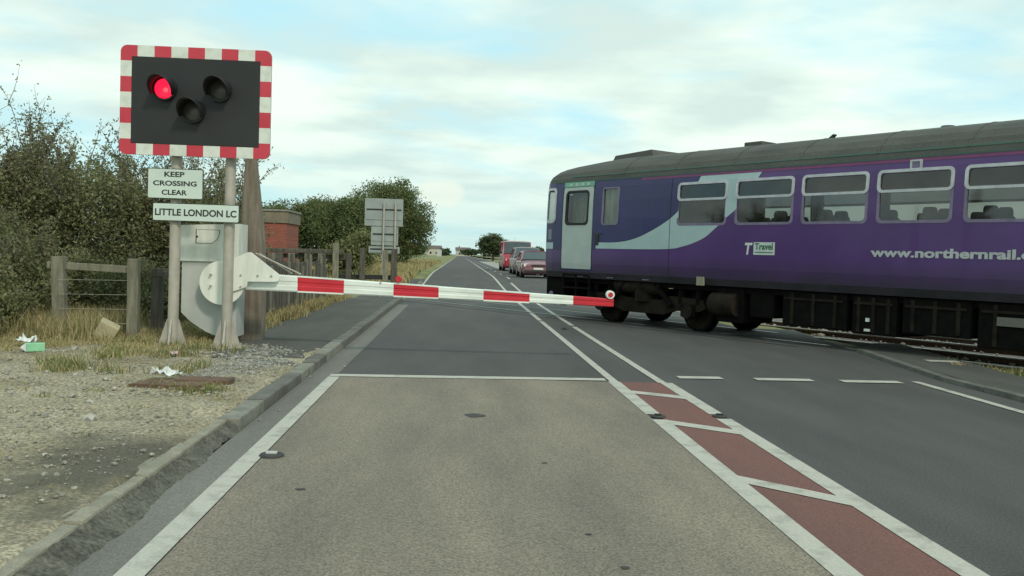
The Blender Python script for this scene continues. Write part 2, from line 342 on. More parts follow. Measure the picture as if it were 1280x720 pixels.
# stop line, slightly skewed
strip(b, -1.43, 1.74, 10.30, 10.50, line, .0095, step=9, slant=.16)
for x0, x1 in ((2.69, 3.24), (3.65, 4.37), (4.73, 5.49)): strip(b, x0, x1, 10.82, 11.03, line, .0095, step=9, slant=.03)
b.face([(5.62, 4, .008), (5.73, 4, .008), (5.78, 11.05, .008), (5.67, 11.05, .008)], line)
for (xa, ya), (xb, yb) in (((1.86, 9.62), (2.39, 9.28)), ((1.86, 7.86), (2.39, 7.42)), ((1.86, 5.83), (2.39, 5.28)), ((1.86, 3.6), (2.39, 3.1)), ((1.86, 1.4), (2.39, .9))):
    b.face([(xa, ya-.10, .0085), (xb, yb-.10, .0085), (xb, yb+.12, .0085), (xa, ya+.12, .0085)], line)
for a, c in ((58, 58.5), (52.5, 53), (64, 64.5)): strip(b, 2.7, 5.4, a, c, line, .0095, step=9)
tag(b.build('road_markings'), kind='structure')
# small worn tar scars and fills in the lanes
b = MB(); rs = random.Random(4)
for x, y, w in ((.18, 8.0, .12), (-.9, 5.4, .03), (.7, 4.6, .02), (2.72, 3.95, .22), (.62, 6.2, .025), (.8, 4.1, .03)):
    n = 11; b.face([(x+w*math.cos(2*PI*k/n)*rs.uniform(.6, 1.2), y+w*.8*math.sin(2*PI*k/n)*rs.uniform(.6, 1.2), .0078) for k in range(n)], asphalt_dark)
tag(b.build('tar_scars'), kind='structure')

# ------------------------------------------------------------------ footways and kerbs
ft = sheet('footway', np.append(np.arange(-3.25, -1.86, .1), -1.82), np.arange(10.1, 44, .25), foot_mat, dz=.012, amp=.006, keep=lambda x, y: x > -3.2 + max(0, (11.6-y))*.7 and dist(x, y) < 26)
def kerb(b, x0, x1, y0, y1, h, mt, rs):
    j = rs.uniform(-.008, .008)
    zb = zf(x0, (y0+y1)/2); b.box(x0+j, x1+j, y0+.006, y1-.006, zb-.1, zb+h+rs.uniform(-.006, .006), mt, bev=.014)
b = MB(); rs = random.Random(2); y = -2.0
while y < 44:
    d = dist(-1.75, y)
    h = .095 if y < 11.2 else .105
    if d > 13 and d < 20: y += .915; continue
    if y < 7.1: kerb(b, -1.90, -1.76, y, y+.9, {0: .05, 1: .06, 2: .055, 3: .06, 4: .05, 5: .06}.get(int((y+2)/.915), .096 if y > 5 else .090), mat('buff_kerb', (.31, .285, .22), (.20, .18, .14), rough=.95, scale=5, bump=.5, bscale=60, fine=.15), rs)
    else: kerb(b, -1.83, -1.665, y, y+.9, h, concrete if 11.9 < y < 13.2 or rs.random() < .2 else kerb_dirty, rs)
    y += .915
tag(b.build('kerb'), kind='structure')
# dark grit washed up against the sunken kerb
grit = mat('tarry_grit', (.15, .138, .112), (.07, .065, .052), rough=1, scale=7, detail=9, bump=1, bscale=45, fine=.45)
b = MB(); yy = np.arange(-2, 8.4, .07); rsg = np.random.RandomState(9); vs = []
for y_ in yy:
    xe = -1.52-.035*y_*.55-.02*math.sin(y_*5)-rsg.uniform(0, .02)+(.0 if y_ < 7.2 else -(y_-7.2)*.12)
    for t_, z_ in ((0, .078), (.12, .072), (.3, .055), (.5, .038), (.8, .018), (1, .001)):
        x_ = -1.765+rsg.uniform(-.012, .012); vs.append((x_+(xe-x_)*t_, y_, z_+rsg.uniform(-.007, .008)*(t_ < 1)))
b.geo(vs, [(i*6+k, i*6+k+1, i*6+7+k, i*6+6+k) for i in range(len(yy)-1) for k in range(5)], grit, True); tag(b.build('roadside_grit'), kind='structure')
# right-hand footway and its kerb
b = MB(); rs = random.Random(7); y = 3.0
while y < 14.8:
    x = xed(y)+.42 if y > 10 else 6.17
    x2 = xed(y+.915)+.42 if y+.915 > 10 else 6.17
    hh = .05 if y > 10 else .06
    b.geo([(x, y, -.1), (x+.14, y, -.1), (x2+.14, y+.9, -.1), (x2, y+.9, -.1), (x, y, hh), (x+.14, y, hh), (x2+.14, y+.9, hh), (x2, y+.9, hh)],
          [(0, 1, 2, 3), (4, 5, 6, 7), (0, 1, 5, 4), (1, 2, 6, 5), (2, 3, 7, 6), (3, 0, 4, 7)], kerb_dirty); y += .915
tag(b.build('kerb'), kind='structure')
b = MB()
yl = [3, 6, 9, 11, 12, 13, 14, 15, 16]
for a, c in zip(yl[:-1], yl[1:]):
    xa = (xed(a) if a > 10 else 5.75)+.56; xc = (xed(c) if c > 10 else 5.75)+.56
    b.face([(xa, a, .052), (xa+1.0, a, .055), (xc+1.0, c, .055), (xc, c, .052)], foot_mat)
b.face([(6.95, 13.0, .060), (7.42, 12.95, .060), (7.44, 13.2, .060), (6.97, 13.25, .060)], line)
tag(b.build('footway'), kind='structure')
# pale concrete lay-by and verge strip far on the right
pale = mat('pale_concrete', (.34, .33, .29), (.26, .25, .22), rough=.9, scale=.6)
b = MB()
for a in np.arange(80, 160, 4): strip(b, 3.3, 9.8, a, a+4, pale, .006)
for a in np.arange(250, 900, 50): strip(b, 6.2, 13, a, a+50, pale, .02)
tag(b.build('concrete_layby'), kind='structure')

# ------------------------------------------------------------------ railway
ballast = mat('ballast', (.20, .18, .155), (.09, .08, .07), rough=1, scale=14, bump=1, bscale=24, fine=.35)
T = Matrix(((SP, CP, 0, 0), (-CP, SP, 0, 0), (0, 0, 1, 0), (0, 0, 0, 1)))    # local (s, d, z) -> world

def bed(sign, xe, length, name):
    """ballast running away from the road edge at x = xe"""
    b = MB(); n = int(length/.45); rs = np.random.RandomState(3)
    dd = [11.6, 12.5, 13.2, 13.9, 14.9, 15.9, 16.5, 17.1, 18.1, 19.1, 19.8, 20.6, 21.4]; z = [-.3, -.045, -.06, -.12, -.14, -.12, -.10, -.12, -.14, -.12, -.06, -.04, -.3]
    vs = []
    for i in range(n+1):
        for k, d in enumerate(dd):
            s0 = (xe-CP*d)/SP; vs.append(T @ Vector((s0+sign*length*i/n, d, z[k]+rs.uniform(-.014, .014))))
    w = len(dd); b.geo(vs, [(i*w+k, i*w+k+1, (i+1)*w+k+1, (i+1)*w+k) for i in range(n) for k in range(w-1)], ballast, False)
    tag(b.build(name), kind='structure')
bed(-1, -3.2, 120, 'ballast_bed'); bed(1, 6.95, 34, 'ballast_bed')
sleeper_mat = mat('sleeper_concrete', (.24, .225, .19), (.14, .13, .11), rough=.95, scale=6)
def rails(sign, xe, length):
    b = MB()
    for d in (14.165, 15.6, 17.4, 18.835):
        s0 = (xe-CP*d)/SP; s1 = s0+sign*length; a, c = min(s0, s1), max(s0, s1)
        b.box(a, c, d-.035, d+.035, -.028, -.001, rail_top, T, bev=.006)
        b.box(a, c, d-.010, d+.010, -.14, -.028, rail_rust, T); b.box(a, c, d-.07, d+.07, -.16, -.138, rail_rust, T)
    for dc in (14.88, 18.12):
        s0 = (xe-CP*dc)/SP+sign*1.2; k = 0
        while k*.7 < length-1.5:
            sx = s0+sign*k*.7; b.box(sx-.12, sx+.12, dc-1.25, dc+1.25, -.2, -.128, sleeper_mat, T, bev=.012); k += 1
    tag(b.build('railway_track'), kind='structure')
rails(-1, -3.2, 118); rails(1, 6.6, 32)

# ------------------------------------------------------------------ the railcar
TC = -5.6                                                        # s of its middle; local x = s - TC, local y = d - 14.88
train = empty('railcar', T @ Vector((TC, 14.88, 0)), PHI-R(90), 'purple and blue diesel railcar with a white swoosh crossing the road behind the barrier', 'train')
purple = mat('railcar_purple', (.090, .030, .175), (.064, .022, .13), rough=.38, scale=.9, lo=.3, hi=.7, coat=.15, bump=.12, bscale=1.1)
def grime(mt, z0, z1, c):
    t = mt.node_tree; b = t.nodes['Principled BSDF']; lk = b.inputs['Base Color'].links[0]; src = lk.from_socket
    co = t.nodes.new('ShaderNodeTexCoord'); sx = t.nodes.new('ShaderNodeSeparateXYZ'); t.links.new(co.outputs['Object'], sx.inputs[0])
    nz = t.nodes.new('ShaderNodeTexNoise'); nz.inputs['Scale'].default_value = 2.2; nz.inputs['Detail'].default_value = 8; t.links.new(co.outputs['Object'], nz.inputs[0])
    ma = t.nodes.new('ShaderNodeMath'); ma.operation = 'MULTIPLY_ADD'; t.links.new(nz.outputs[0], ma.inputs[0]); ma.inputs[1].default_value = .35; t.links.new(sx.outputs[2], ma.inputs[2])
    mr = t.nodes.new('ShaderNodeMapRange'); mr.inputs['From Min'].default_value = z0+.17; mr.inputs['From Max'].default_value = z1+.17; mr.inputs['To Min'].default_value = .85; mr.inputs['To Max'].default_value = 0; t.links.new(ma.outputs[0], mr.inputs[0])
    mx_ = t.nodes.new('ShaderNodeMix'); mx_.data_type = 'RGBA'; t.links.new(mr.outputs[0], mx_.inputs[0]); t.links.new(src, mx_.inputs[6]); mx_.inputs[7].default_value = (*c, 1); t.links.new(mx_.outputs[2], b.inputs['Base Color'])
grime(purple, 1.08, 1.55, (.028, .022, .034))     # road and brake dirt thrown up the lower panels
navy = mat('railcar_navy', (.021, .020, .118), (.016, .015, .09), rough=.45, scale=.9, coat=.15)
swoosh_m = mat('swoosh_pale', (.42, .54, .55), (.36, .47, .48), rough=.4, scale=1.5)
skirt_m = mat('grimy_skirt', (.036, .03, .042), (.02, .018, .022), rough=.8, scale=2.5)
roof_m = mat('railcar_roof', (.105, .105, .095), (.06, .06, .055), rough=.9, scale=1.2, stretch=(.5, 2, 2), lo=.3, hi=.7, fine=.15, bscale=30)
green_line = mat('green_gutter', (.05, .10, .08), rough=.6)
pink_line = mat('magenta_band', (.19, .04, .14), rough=.5)
under_m = mat('under_black', (.011, .010, .009), (.006, .006, .006), rough=1, spec=.08, scale=5)
under_brown = mat('under_brown', (.030, .024, .019), (.014, .012, .010), rough=1, spec=.08, scale=5)
door_m = mat('door_pale', (.47, .53, .51), (.40, .45, .43), rough=.45, scale=1.4)
frame_m = mat('window_frame_silver', (.55, .55, .58), (.42, .42, .45), rough=.4, metal=.3)
frame_dull = mat('window_frame_dull', (.22, .18, .28), (.16, .13, .2), rough=.5)
glass_t = glass_mat('railcar_glass', (.50, .51, .48), .10)
glass_top = glass_mat('railcar_vent_glass', (.13, .13, .13), .09)
seat_m = mat('seat_cloth', (.05, .05, .07), rough=.9); inner_m = mat('railcar_lining', (.34, .34, .30), rough=.8)
curtain = mat('window_blind', (.62, .72, .66), (.36, .46, .42), rough=.8, scale=3, stretch=(2.5, 1, .6), lo=.4, hi=.6)
yellow = mat('cab_end_yellow', (.65, .42, .02), rough=.5); green_hdr = mat('door_header_green', (.18, .42, .30), (.14, .34, .24), rough=.5, scale=4)
PR = [(.97, 1.29), (1.10, 1.34), (1.30, 1.35), (2.30, 1.35), (2.70, 1.338), (3.00, 1.318), (3.17, 1.295)]
def off(z):
    z = min(max(z, .97), 3.17)
    for (a, b_), (c, d) in zip(PR[:-1], PR[1:]):
        if z <= c: return b_+(d-b_)*(z-a)/(c-a)
    return PR[-1][1]
HW = 11.62
def interp(x, t):
    for (a, b_), (c, d) in zip(t[:-1], t[1:]):
        if x <= c: return b_+(d-b_)*(x-a)/(c-a)
    return t[-1][1]
WF = [(0, .86), (.06, .92), (.18, .96), (.40, .985), (.72, 1), (99, 1)]
RF = [(0, .50), (.08, .66), (.25, .76), (.7, .85), (1.3, .93), (2.0, 1.0), (99, 1)]
def wf(x): return interp(HW-abs(x), WF)
def rf(x): return interp(HW-abs(x), RF)
def sy(x, z, eps=0): return -(off(z)*wf(x)+eps)                 # near side surface
S = lambda s: s-TC
wins = [(-12.80, -11.60), (-11.33, -10.10), (-9.86, -8.65), (-8.42, -7.23), (-6.99, -5.80)]
wins += [(-5.56+k*1.435, -4.36+k*1.435) for k in range(5)]
WZ = (2.165, 2.945)
openings = [(S(a), S(c), WZ[0], WZ[1]) for a, c in wins]
sidewin = (S(-15.07), S(-14.57), 2.18, 2.97); cabwin = (S(-17.10), S(-16.76), 2.27, 3.01); doorx = (S(-16.44), S(-15.38), 1.16, 3.05)
openings += [sidewin, cabwin]
doorglass = (doorx[0]+.13, doorx[1]-.18, 2.20, 2.93)
holes = openings+[doorx]
def inhole(x, z): return any(a < x < c and e < z < g for a, c, e, g in holes)
xsb = sorted(set([-HW, -HW+.06, -HW+.18, -HW+.40, -HW+.72, HW-.72, HW-.4, HW-.18, HW-.06, HW]+[h[i] for h in holes for i in (0, 1)]+list(np.arange(-10.5, 11, 1.5))))
zsb = sorted(set([p[0] for p in PR]+[h[i] for h in holes for i in (2, 3)]))
b = MB()
for sgn in (1, -1):
    for x0, x1 in zip(xsb[:-1], xsb[1:]):
        for z0, z1 in zip(zsb[:-1], zsb[1:]):
            if inhole((x0+x1)/2, (z0+z1)/2) : continue
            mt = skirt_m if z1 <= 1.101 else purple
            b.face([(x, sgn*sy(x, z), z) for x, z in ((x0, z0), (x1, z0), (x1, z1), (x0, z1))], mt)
for e in (-HW, HW):                                             # ends
    pts = [(e, sy(e, z), z) for z, _ in PR]+[(e, -sy(e, z), z) for z, _ in reversed(PR)]
    ZE = [.97, 1.1, 1.3, 2.05, 2.30, 2.70, 2.98, 3.17]; YE = [-1, -.80, -.36, -.26, .26, .36, .80, 1]
    for z0, z1 in zip(ZE[:-1], ZE[1:]):
        for u0, u1 in zip(YE[:-1], YE[1:]):
            g_ = 2.05 <= z0 < 2.98 and (abs(u0+u1)/2 < .3 or .3 < abs(u0+u1)/2-.0 and .36 <= min(abs(u0), abs(u1)) < .5 or max(abs(u0), abs(u1)) == 1 and False)
            b.face([(e, u*-sy(e, z), z) for u, z in ((u0, z0), (u1, z0), (u1, z1), (u0, z1))], glass_t if g_ or (2.05 <= z0 < 2.98 and max(abs(u0), abs(u1)) == 1) else yellow)
b.face([(x, y, 1.2) for x, y in ((-HW+.1, -1.15), (HW-.1, -1.15), (HW-.1, 1.15), (-HW+.1, 1.15))], under_m)
b.build('body', train, fix=False)
# roof loft
RP = [(1.295, 3.17), (1.27, 3.27), (1.20, 3.40), (1.06, 3.53), (.84, 3.64), (.55, 3.715), (.28, 3.745), (0, 3.755)]
RP2 = RP+[(-a, z) for a, z in reversed(RP[:-1])]
b = MB(); vs = []; xr = [-HW, -HW+.08, -HW+.25, -HW+.7, -HW+1.3, -HW+2.0]+list(np.arange(-9, 9.1, 1.5))+[HW-2.0, HW-1.3, HW-.7, HW-.25, HW-.08, HW]
for x in xr:
    for a, z in RP2: vs.append((x, -a*wf(x), 3.17+(z-3.17)*rf(x)))
w = len(RP2)
for i in range(len(xr)-1):
    for k in range(w-1): b.geo([vs[i*w+k], vs[i*w+k+1], vs[(i+1)*w+k+1], vs[(i+1)*w+k]], [(0, 1, 2, 3)], roof_m, False)
for i in (0, len(xr)-1): b.face(vs[i*w:(i+1)*w], roof_m)
roof = b.build('roof', train)
for p in roof.data.polygons: p.use_smooth = True
b = MB()
for x in np.arange(-8.9, 9, 1.495):                              # seam ribs
    vs = []
    for dx_, o in ((-.02, .002), (-.02, .006), (.02, .006), (.02, .002)):
        for a, z in RP2[1:-1]: vs.append((x+dx_, -a*(1+o), z+o))
    w = len(RP2)-2; b.geo(vs, [(j*w+k, j*w+k+1, (j+1)*w+k+1, (j+1)*w+k) for j in range(3) for k in range(w-1)], roof_m)
b.build('roof_seams', train)
def decal(name, poly, mt, eps, clip=True, thick=.0, parent=train):
    """flat colour area following the side, cut at the window openings"""
    bm = bmesh.new(); vv = [bm.verts.new((p[0], 0, p[1])) for p in poly]
    for t in tessellate_polygon([[Vector((p[0], p[1], 0)) for p in poly]]):
        try: bm.faces.new([vv[i] for i in t])
        except ValueError: pass
    def cutp(co, no): bmesh.ops.bisect_plane(bm, geom=bm.verts[:]+bm.edges[:]+bm.faces[:], plane_co=co, plane_no=no)
    x0 = min(p[0] for p in poly); x1 = max(p[0] for p in poly)
    for z in zsb: cutp((0, 0, z), (0, 0, 1))
    for x in xsb:
        if x0 < x < x1: cutp((x, 0, 0), (1, 0, 0))
    if clip:
        bmesh.ops.delete(bm, geom=[f for f in bm.faces if inhole(f.calc_center_median().x, f.calc_center_median().z)], context='FACES')
    for v in bm.verts: v.co.y = sy(v.co.x, v.co.z, eps)
    q = MB(); q.bm(bm, mt); return q.build(name, parent)
def curve(pts, n=10):
    """Catmull-Rom through points"""
    o = []; P = [pts[0]]+list(pts)+[pts[-1]]
    for i in range(1, len(P)-2):
        for k in range(n):
            t = k/n; a, b_, c, d = P[i-1:i+3]
            o.append(tuple(.5*(2*b_[j]+(c[j]-a[j])*t+(2*a[j]-5*b_[j]+4*c[j]-d[j])*t*t+(3*b_[j]-a[j]-3*c[j]+d[j])*t**3) for j in (0, 1)))
    o.append(tuple(pts[-1])); return o
up = curve([(-15.25, 1.78), (-14.6, 1.785), (-14.1, 1.85), (-13.64, 1.99), (-13.1, 2.23), (-12.75, 2.47), (-12.45, 2.80), (-12.23, 3.168)])
dn = curve([(-10.76, 3.168), (-11.0, 2.82), (-11.31, 2.46), (-11.54, 2.29), (-11.84, 2.06), (-12.14, 1.87), (-12.63, 1.72), (-13.23, 1.655), (-15.25, 1.645)])
sw = decal('white_swoosh', [(S(a), z) for a, z in up+dn], swoosh_m, .004)
nv = [(-HW+.002, 1.30), (-HW+.002, 3.168)]+[(S(a), z) for a, z in reversed(up)]+[(S(-15.25), 1.645), (S(-15.25), 1.30)]
decal('navy_panel', [(-HW+.06, 1.60), (-HW+.06, 3.168)]+[(S(a), z) for a, z in reversed(up)]+[(S(-15.25), 1.60)], navy, .0025)
decal('front_stripe', [(-HW+.06, 1.62), (S(-16.78), 1.62), (S(-16.78), 1.77), (-HW+.06, 1.77)], swoosh_m, .005)
# cornice lines
b = MB()
for (xa, xb, z0, z1, mt, e) in ((-HW+.4, HW-.4, 3.155, 3.185, green_line, .012), (S(-13.9), HW-.7, 3.10, 3.155, pink_line, .006)):
  for g in (1, -1):
    b = MB()
    xx = [xa]+[x for x in np.arange(-11, 11, 1.0) if xa < x < xb]+[xb]
    for a, c in zip(xx[:-1], xx[1:]):
            b.geo([(a, g*sy(a, z0, 0), z0), (c, g*sy(c, z0, 0), z0), (c, g*sy(c, z0, e), z0), (a, g*sy(a, z0, e), z0), (c, g*sy(c, z1, e), z1), (a, g*sy(a, z1, e), z1), (c, g*sy(c, z1, -.02), z1+.004), (a, g*sy(a, z1, -.02), z1+.004)],
                  [(0, 1, 2, 3), (3, 2, 4, 5), (5, 4, 6, 7)], mt)
    b.build('gutter' if mt is green_line else 'cornice_band', train)
for g in (1, -1):                                                # thin green line low on the roof
    gb = MB()
    for a, c in zip(np.arange(-10.6, 10, 1.0), np.arange(-9.6, 11, 1.0)):
        gb.face([(a, -g*1.276, 3.272), (c, -g*1.276, 3.272), (c, -g*1.262, 3.300), (a, -g*1.262, 3.300)], green_line)
    gb.build('roof_line', train)
# windows
def fy(e): return lambda x, y, z: (x, sy(x, z, e)+y, z)
def window(x0, x1, z0, z1, bar=True, r=.07, far_side=True, fm=frame_m, gm=glass_t, fw=.035, pn='window'):
    for g in ((1, -1) if far_side else (1,)):
        M = (lambda p: (p[0], p[1]*g, p[2]))
        b = MB(); po = rrect(x0-fw, x1+fw, z0-fw, z1+fw, r+.02); pi = rrect(x0+.012, x1-.012, z0+.012, z1-.012, r)
        if bar:   # bright frame round the hinged top light, duller gasket round the lower pane
            ring(b, po, pi, -.006, .03, frame_dull, lambda x, y, z: M((x, sy(x, z)+y, z)))
            zb = z0+(z1-z0)*.625
            po2 = rrect(x0-.04, x1+.04, zb-.03, z1+.045, r+.02); pi2 = rrect(x0+.012, x1-.012, zb+.015, z1-.004, .045)
            ring(b, po2, pi2, -.018, .01, fm, lambda x, y, z: M((x, sy(x, z)+y, z)))
        else: ring(b, po, pi, -.014, .03, fm, lambda x, y, z: M((x, sy(x, z)+y, z)))
        f = b.build(pn, train)
        gl = MB()
        zs = [z0, z0+(z1-z0)*.625, z1] if bar else [z0, z1]
        for k, (a, c) in enumerate(zip(zs[:-1], zs[1:])):
            gl.face([M((x0, sy(x0, a)+.012, a)), M((x1, sy(x1, a)+.012, a)), M((x1, sy(x1, c)+.012, c)), M((x0, sy(x0, c)+.012, c))], glass_top if bar and k else gm)
        gl.build('pane', f, fix=False)
for a, c, e, g in openings[:-2]: window(a, c, e, g)
window(*sidewin, bar=False, fm=frame_dull, r=.05, fw=.02, gm=glass_t)
window(*cabwin, bar=False, fm=frame_m, r=.09, fw=.045, gm=glass_mat('cab_glass', (.8, .85, .83), .1))
b = MB(); b.box(sidewin[0], sidewin[1], -1.27, -1.25, 2.1, 3.05, curtain); b.build('window_blind', train)
# door
for g in (1, -1):
    b = MB(); fr = MB()
    M = lambda p: (p[0], p[1]*g, p[2])
    x0, x1, z0, z1 = doorx; gx0, gx1, gz0, gz1 = doorglass
    XS = [x0+.012, gx0, gx1, x1-.012]; ZS = [z0+.01, 1.30, gz0, 2.30, 2.70, gz1, 3.0, z1]
    for a, c in zip(XS[:-1], XS[1:]):
        for e, h in zip(ZS[:-1], ZS[1:]):
            if gx0-.01 < (a+c)/2 < gx1+.01 and gz0 < (e+h)/2 < gz1: continue
            b.face([M((x, sy(x, z, .008), z)) for x, z in ((a, e), (c, e), (c, h), (a, h))], door_m)
    d = b.build('door', train, fix=False)
    ring(fr, rrect(gx0-.03, gx1+.03, gz0-.03, gz1+.03, .11), rrect(gx0+.02, gx1-.02, gz0+.02, gz1-.02, .09), -.018, .02, rubber, lambda x, y, z: M((x, sy(x, z)+y, z)))
    wfm = fr.build('door_window', d)
    q = MB(); q.face([M((x, sy(x, z)+.006, z)) for x, z in ((gx0, gz0), (gx1, gz0), (gx1, gz1), (gx0, gz1))], glass_t); q.build('pane', wfm, fix=False)
    gp = MB(); ring(gp, rrect(x0-.03, x1+.05, z0-.03, 3.165, .03, 3), rrect(x0+.015, x1-.012, z0+.012, z1-.01, .02, 3), -.004, .03, navy, lambda x, y, z: M((x, sy(x, z)+y, z))); gp.build('door_surround', train)
    h = MB(); h.face([M((x, sy(x, z, .012), z)) for x, z in ((x0+.01, 3.045), (x1-.01, 3.045), (x1-.01, 3.155), (x0+.01, 3.155))], green_hdr)
    for k in range(4):
        xx = x0+.2+k*.2; h.face([M((x, sy(x, z, .015), z)) for x, z in ((xx, 3.075), (xx+.09, 3.075), (xx+.09, 3.125), (xx, 3.125))], door_m)
    h.build('door_header', train, fix=False)
b = MB(); ring(b, rrect(doorx[0]-.006, doorx[1]+.006, doorx[2]-.006, 3.045, .02, 3), rrect(doorx[0]+.016, doorx[1]-.016, doorx[2]+.014, 3.035, .015, 3), -.006, .01, rubber, lambda x, y, z: (x, sy(x, z, .006)+y, z)); b.build('door_seal', train)
for xq in (S(-13.02), S(-5.68), S(-1.4)): decal('panel_seam', [(xq-.006, 1.1), (xq+.006, 1.1), (xq+.006, 3.09), (xq-.006, 3.09)], skirt_m, .0065)
b = MB(); b.box(doorx[0]-.05, doorx[1]+.05, -1.0, -.98, 1.2, 3.1, curtain); b.build('vestibule_panel', train)
b = MB(); b.box(S(-15.28), S(-15.16), sy(0, 1.9)-.02, sy(0, 1.9), 1.72, 1.95, black_paint, bev=.005); b.box(S(-15.34), S(-15.05), sy(0, 1.9)-.012, sy(0, 1.9), 1.95, 1.985, black_paint); b.build('door_control', train)
b = MB(); b.box(S(-16.98), S(-16.86), sy(S(-16.9), 1.9)-.012, sy(S(-16.9), 1.9)+.02, 1.84, 2.08, mat('faded_emblem', (.22, .25, .28), rough=.5), bev=.004); b.build('emblem_plate', train)
# lettering
pale_ink = mat('lettering_grey', (.50, .51, .52), rough=.5); green_ink = mat('logo_green', (.03, .12, .06), rough=.5)
ysd = sy(0, 1.7)-.006
tw = 2.26
t_ = text('website_lettering', 'www.northernrail.org', S(-8.52), S(-8.52)+2.80, 1.545, 1.735, ysd, pale_ink, train, off=.035)
b = MB(); b.box(S(-10.89), S(-10.42), ysd-.002, ysd+.004, 1.58, 1.81, mat('logo_white', (.62, .68, .64), rough=.5)); lg = b.build('logo_panel', train)
text('logo_lettering', 'Travel', S(-10.86), S(-10.46), 1.675, 1.795, ysd-.004, green_ink, lg, off=.02)
b = MB(); b.box(S(-10.86), S(-10.46), ysd-.006, ysd-.003, 1.62, 1.635, green_ink); b.build('logo_rule', lg)
text('logo_letter', 'T', S(-11.09), S(-10.92), 1.58, 1.80, ysd, mat('logo_bright', (.7, .73, .7), rough=.5), train, off=.035, shear=.15)
# roof fittings
def rz(x, y): return 3.17+(np.interp(abs(y), [a for a, _ in reversed(RP)], [z for _, z in reversed(RP)])-3.17)*rf(x)
b = MB(); x0, x1 = S(-15.75), S(-14.35)
b.geo([(x0, -.55, 3.55), (x1, -.55, 3.66), (x1, .55, 3.66), (x0, .55, 3.55), (x0+.12, -.5, 3.80), (x1-.12, -.5, 3.86), (x1-.12, .5, 3.86), (x0+.12, .5, 3.80)], [(0, 1, 2, 3), (4, 5, 6, 7), (0, 1, 5, 4), (1, 2, 6, 5), (2, 3, 7, 6), (3, 0, 4, 7)], roof_m); b.build('roof_pod', train)
for xs_, wd, h_ in ((S(-11.9), .22, .09),):
    b = MB(); b.box(xs_-wd, xs_+wd, -.25, .2, rz(0, 0)-.03, rz(0, 0)+h_, roof_m, bev=.02); b.build('roof_vent', train)
b = MB(); b.prism([(S(-10.42), 3.74), (S(-10.28), 3.74), (S(-10.18), 3.86), (S(-10.23), 3.87)], -.03, .03, black_paint); b.build('roof_aerial', train)
b = MB(); b.cyl((S(-8.0), -.1, 3.72), (S(-8.0), -.1, 3.80), .17, roof_m, .10); b.build('roof_dome', train)
b = MB(); ysv = sy(0, 3.05)
ring(b, rrect(S(-7.92), S(-7.72), 2.965, 3.125, .01, 1), rrect(S(-7.885), S(-7.755), 2.995, 3.095, .005, 1), ysv-.02, ysv+.01, frame_m); b.box(S(-7.885), S(-7.755), ysv-.006, ysv, 2.995, 3.095, frame_dull); b.build('side_vent', train)
b = MB()
for xq in (S(-15.8), S(-14.8), S(-13.7)): b = MB(); b.box(xq-.1, xq+.1, sy(xq, 1.0)-.01, sy(xq, 1.0)+.02, 1.0, 1.02, frame_dull); b.build('jacking_plate', train)
b = MB()
b.box(S(-12.24), S(-12.06), -1.37, -1.33, .96, 1.13, mat('pale_bracket', (.3, .28, .2), rough=.7)); b.build('lifting_bracket', train)
# seats: backs show as dark humps in the lower panes
sm = MB(); po = rrect(-.22, .22, 1.25, 2.27, .10, 4)
sm.prism([(p[0], p[1]) for p in po], -.06, .06, seat_m, Matrix.Rotation(R(90), 4, 'Z')); sm.prism([(p[0], p[1]) for p in rrect(-.13, .13, 2.2, 2.40, .08, 4)], -.055, .055, seat_m, Matrix.Rotation(R(90), 4, 'Z'))
first = None
for k in range(16):
    for yy_ in (-.98, -.52, .52, .98):
        if k == 0 and first is None: o = sm.build('passenger_seat', train); first = o
        else: o = first.copy(); col.objects.link(o); o.parent = train
        o.location = (S(-12.5)+k*.95, yy_, 0)
b = MB(); b.box(S(-14.3), HW-1, -1.2, 1.2, 3.0, 3.03, inner_m); b.box(S(-14.3), HW-1, -1.22, 1.22, 1.22, 1.25, seat_m); b.box(S(-14.3), S(-14.27), -1.25, 1.25, 1.25, 3.0, inner_m)
b.box(S(-13.05), S(-13.02), -1.25, .3, 1.25, 3.0, inner_m); b.build('interior_lining', train)
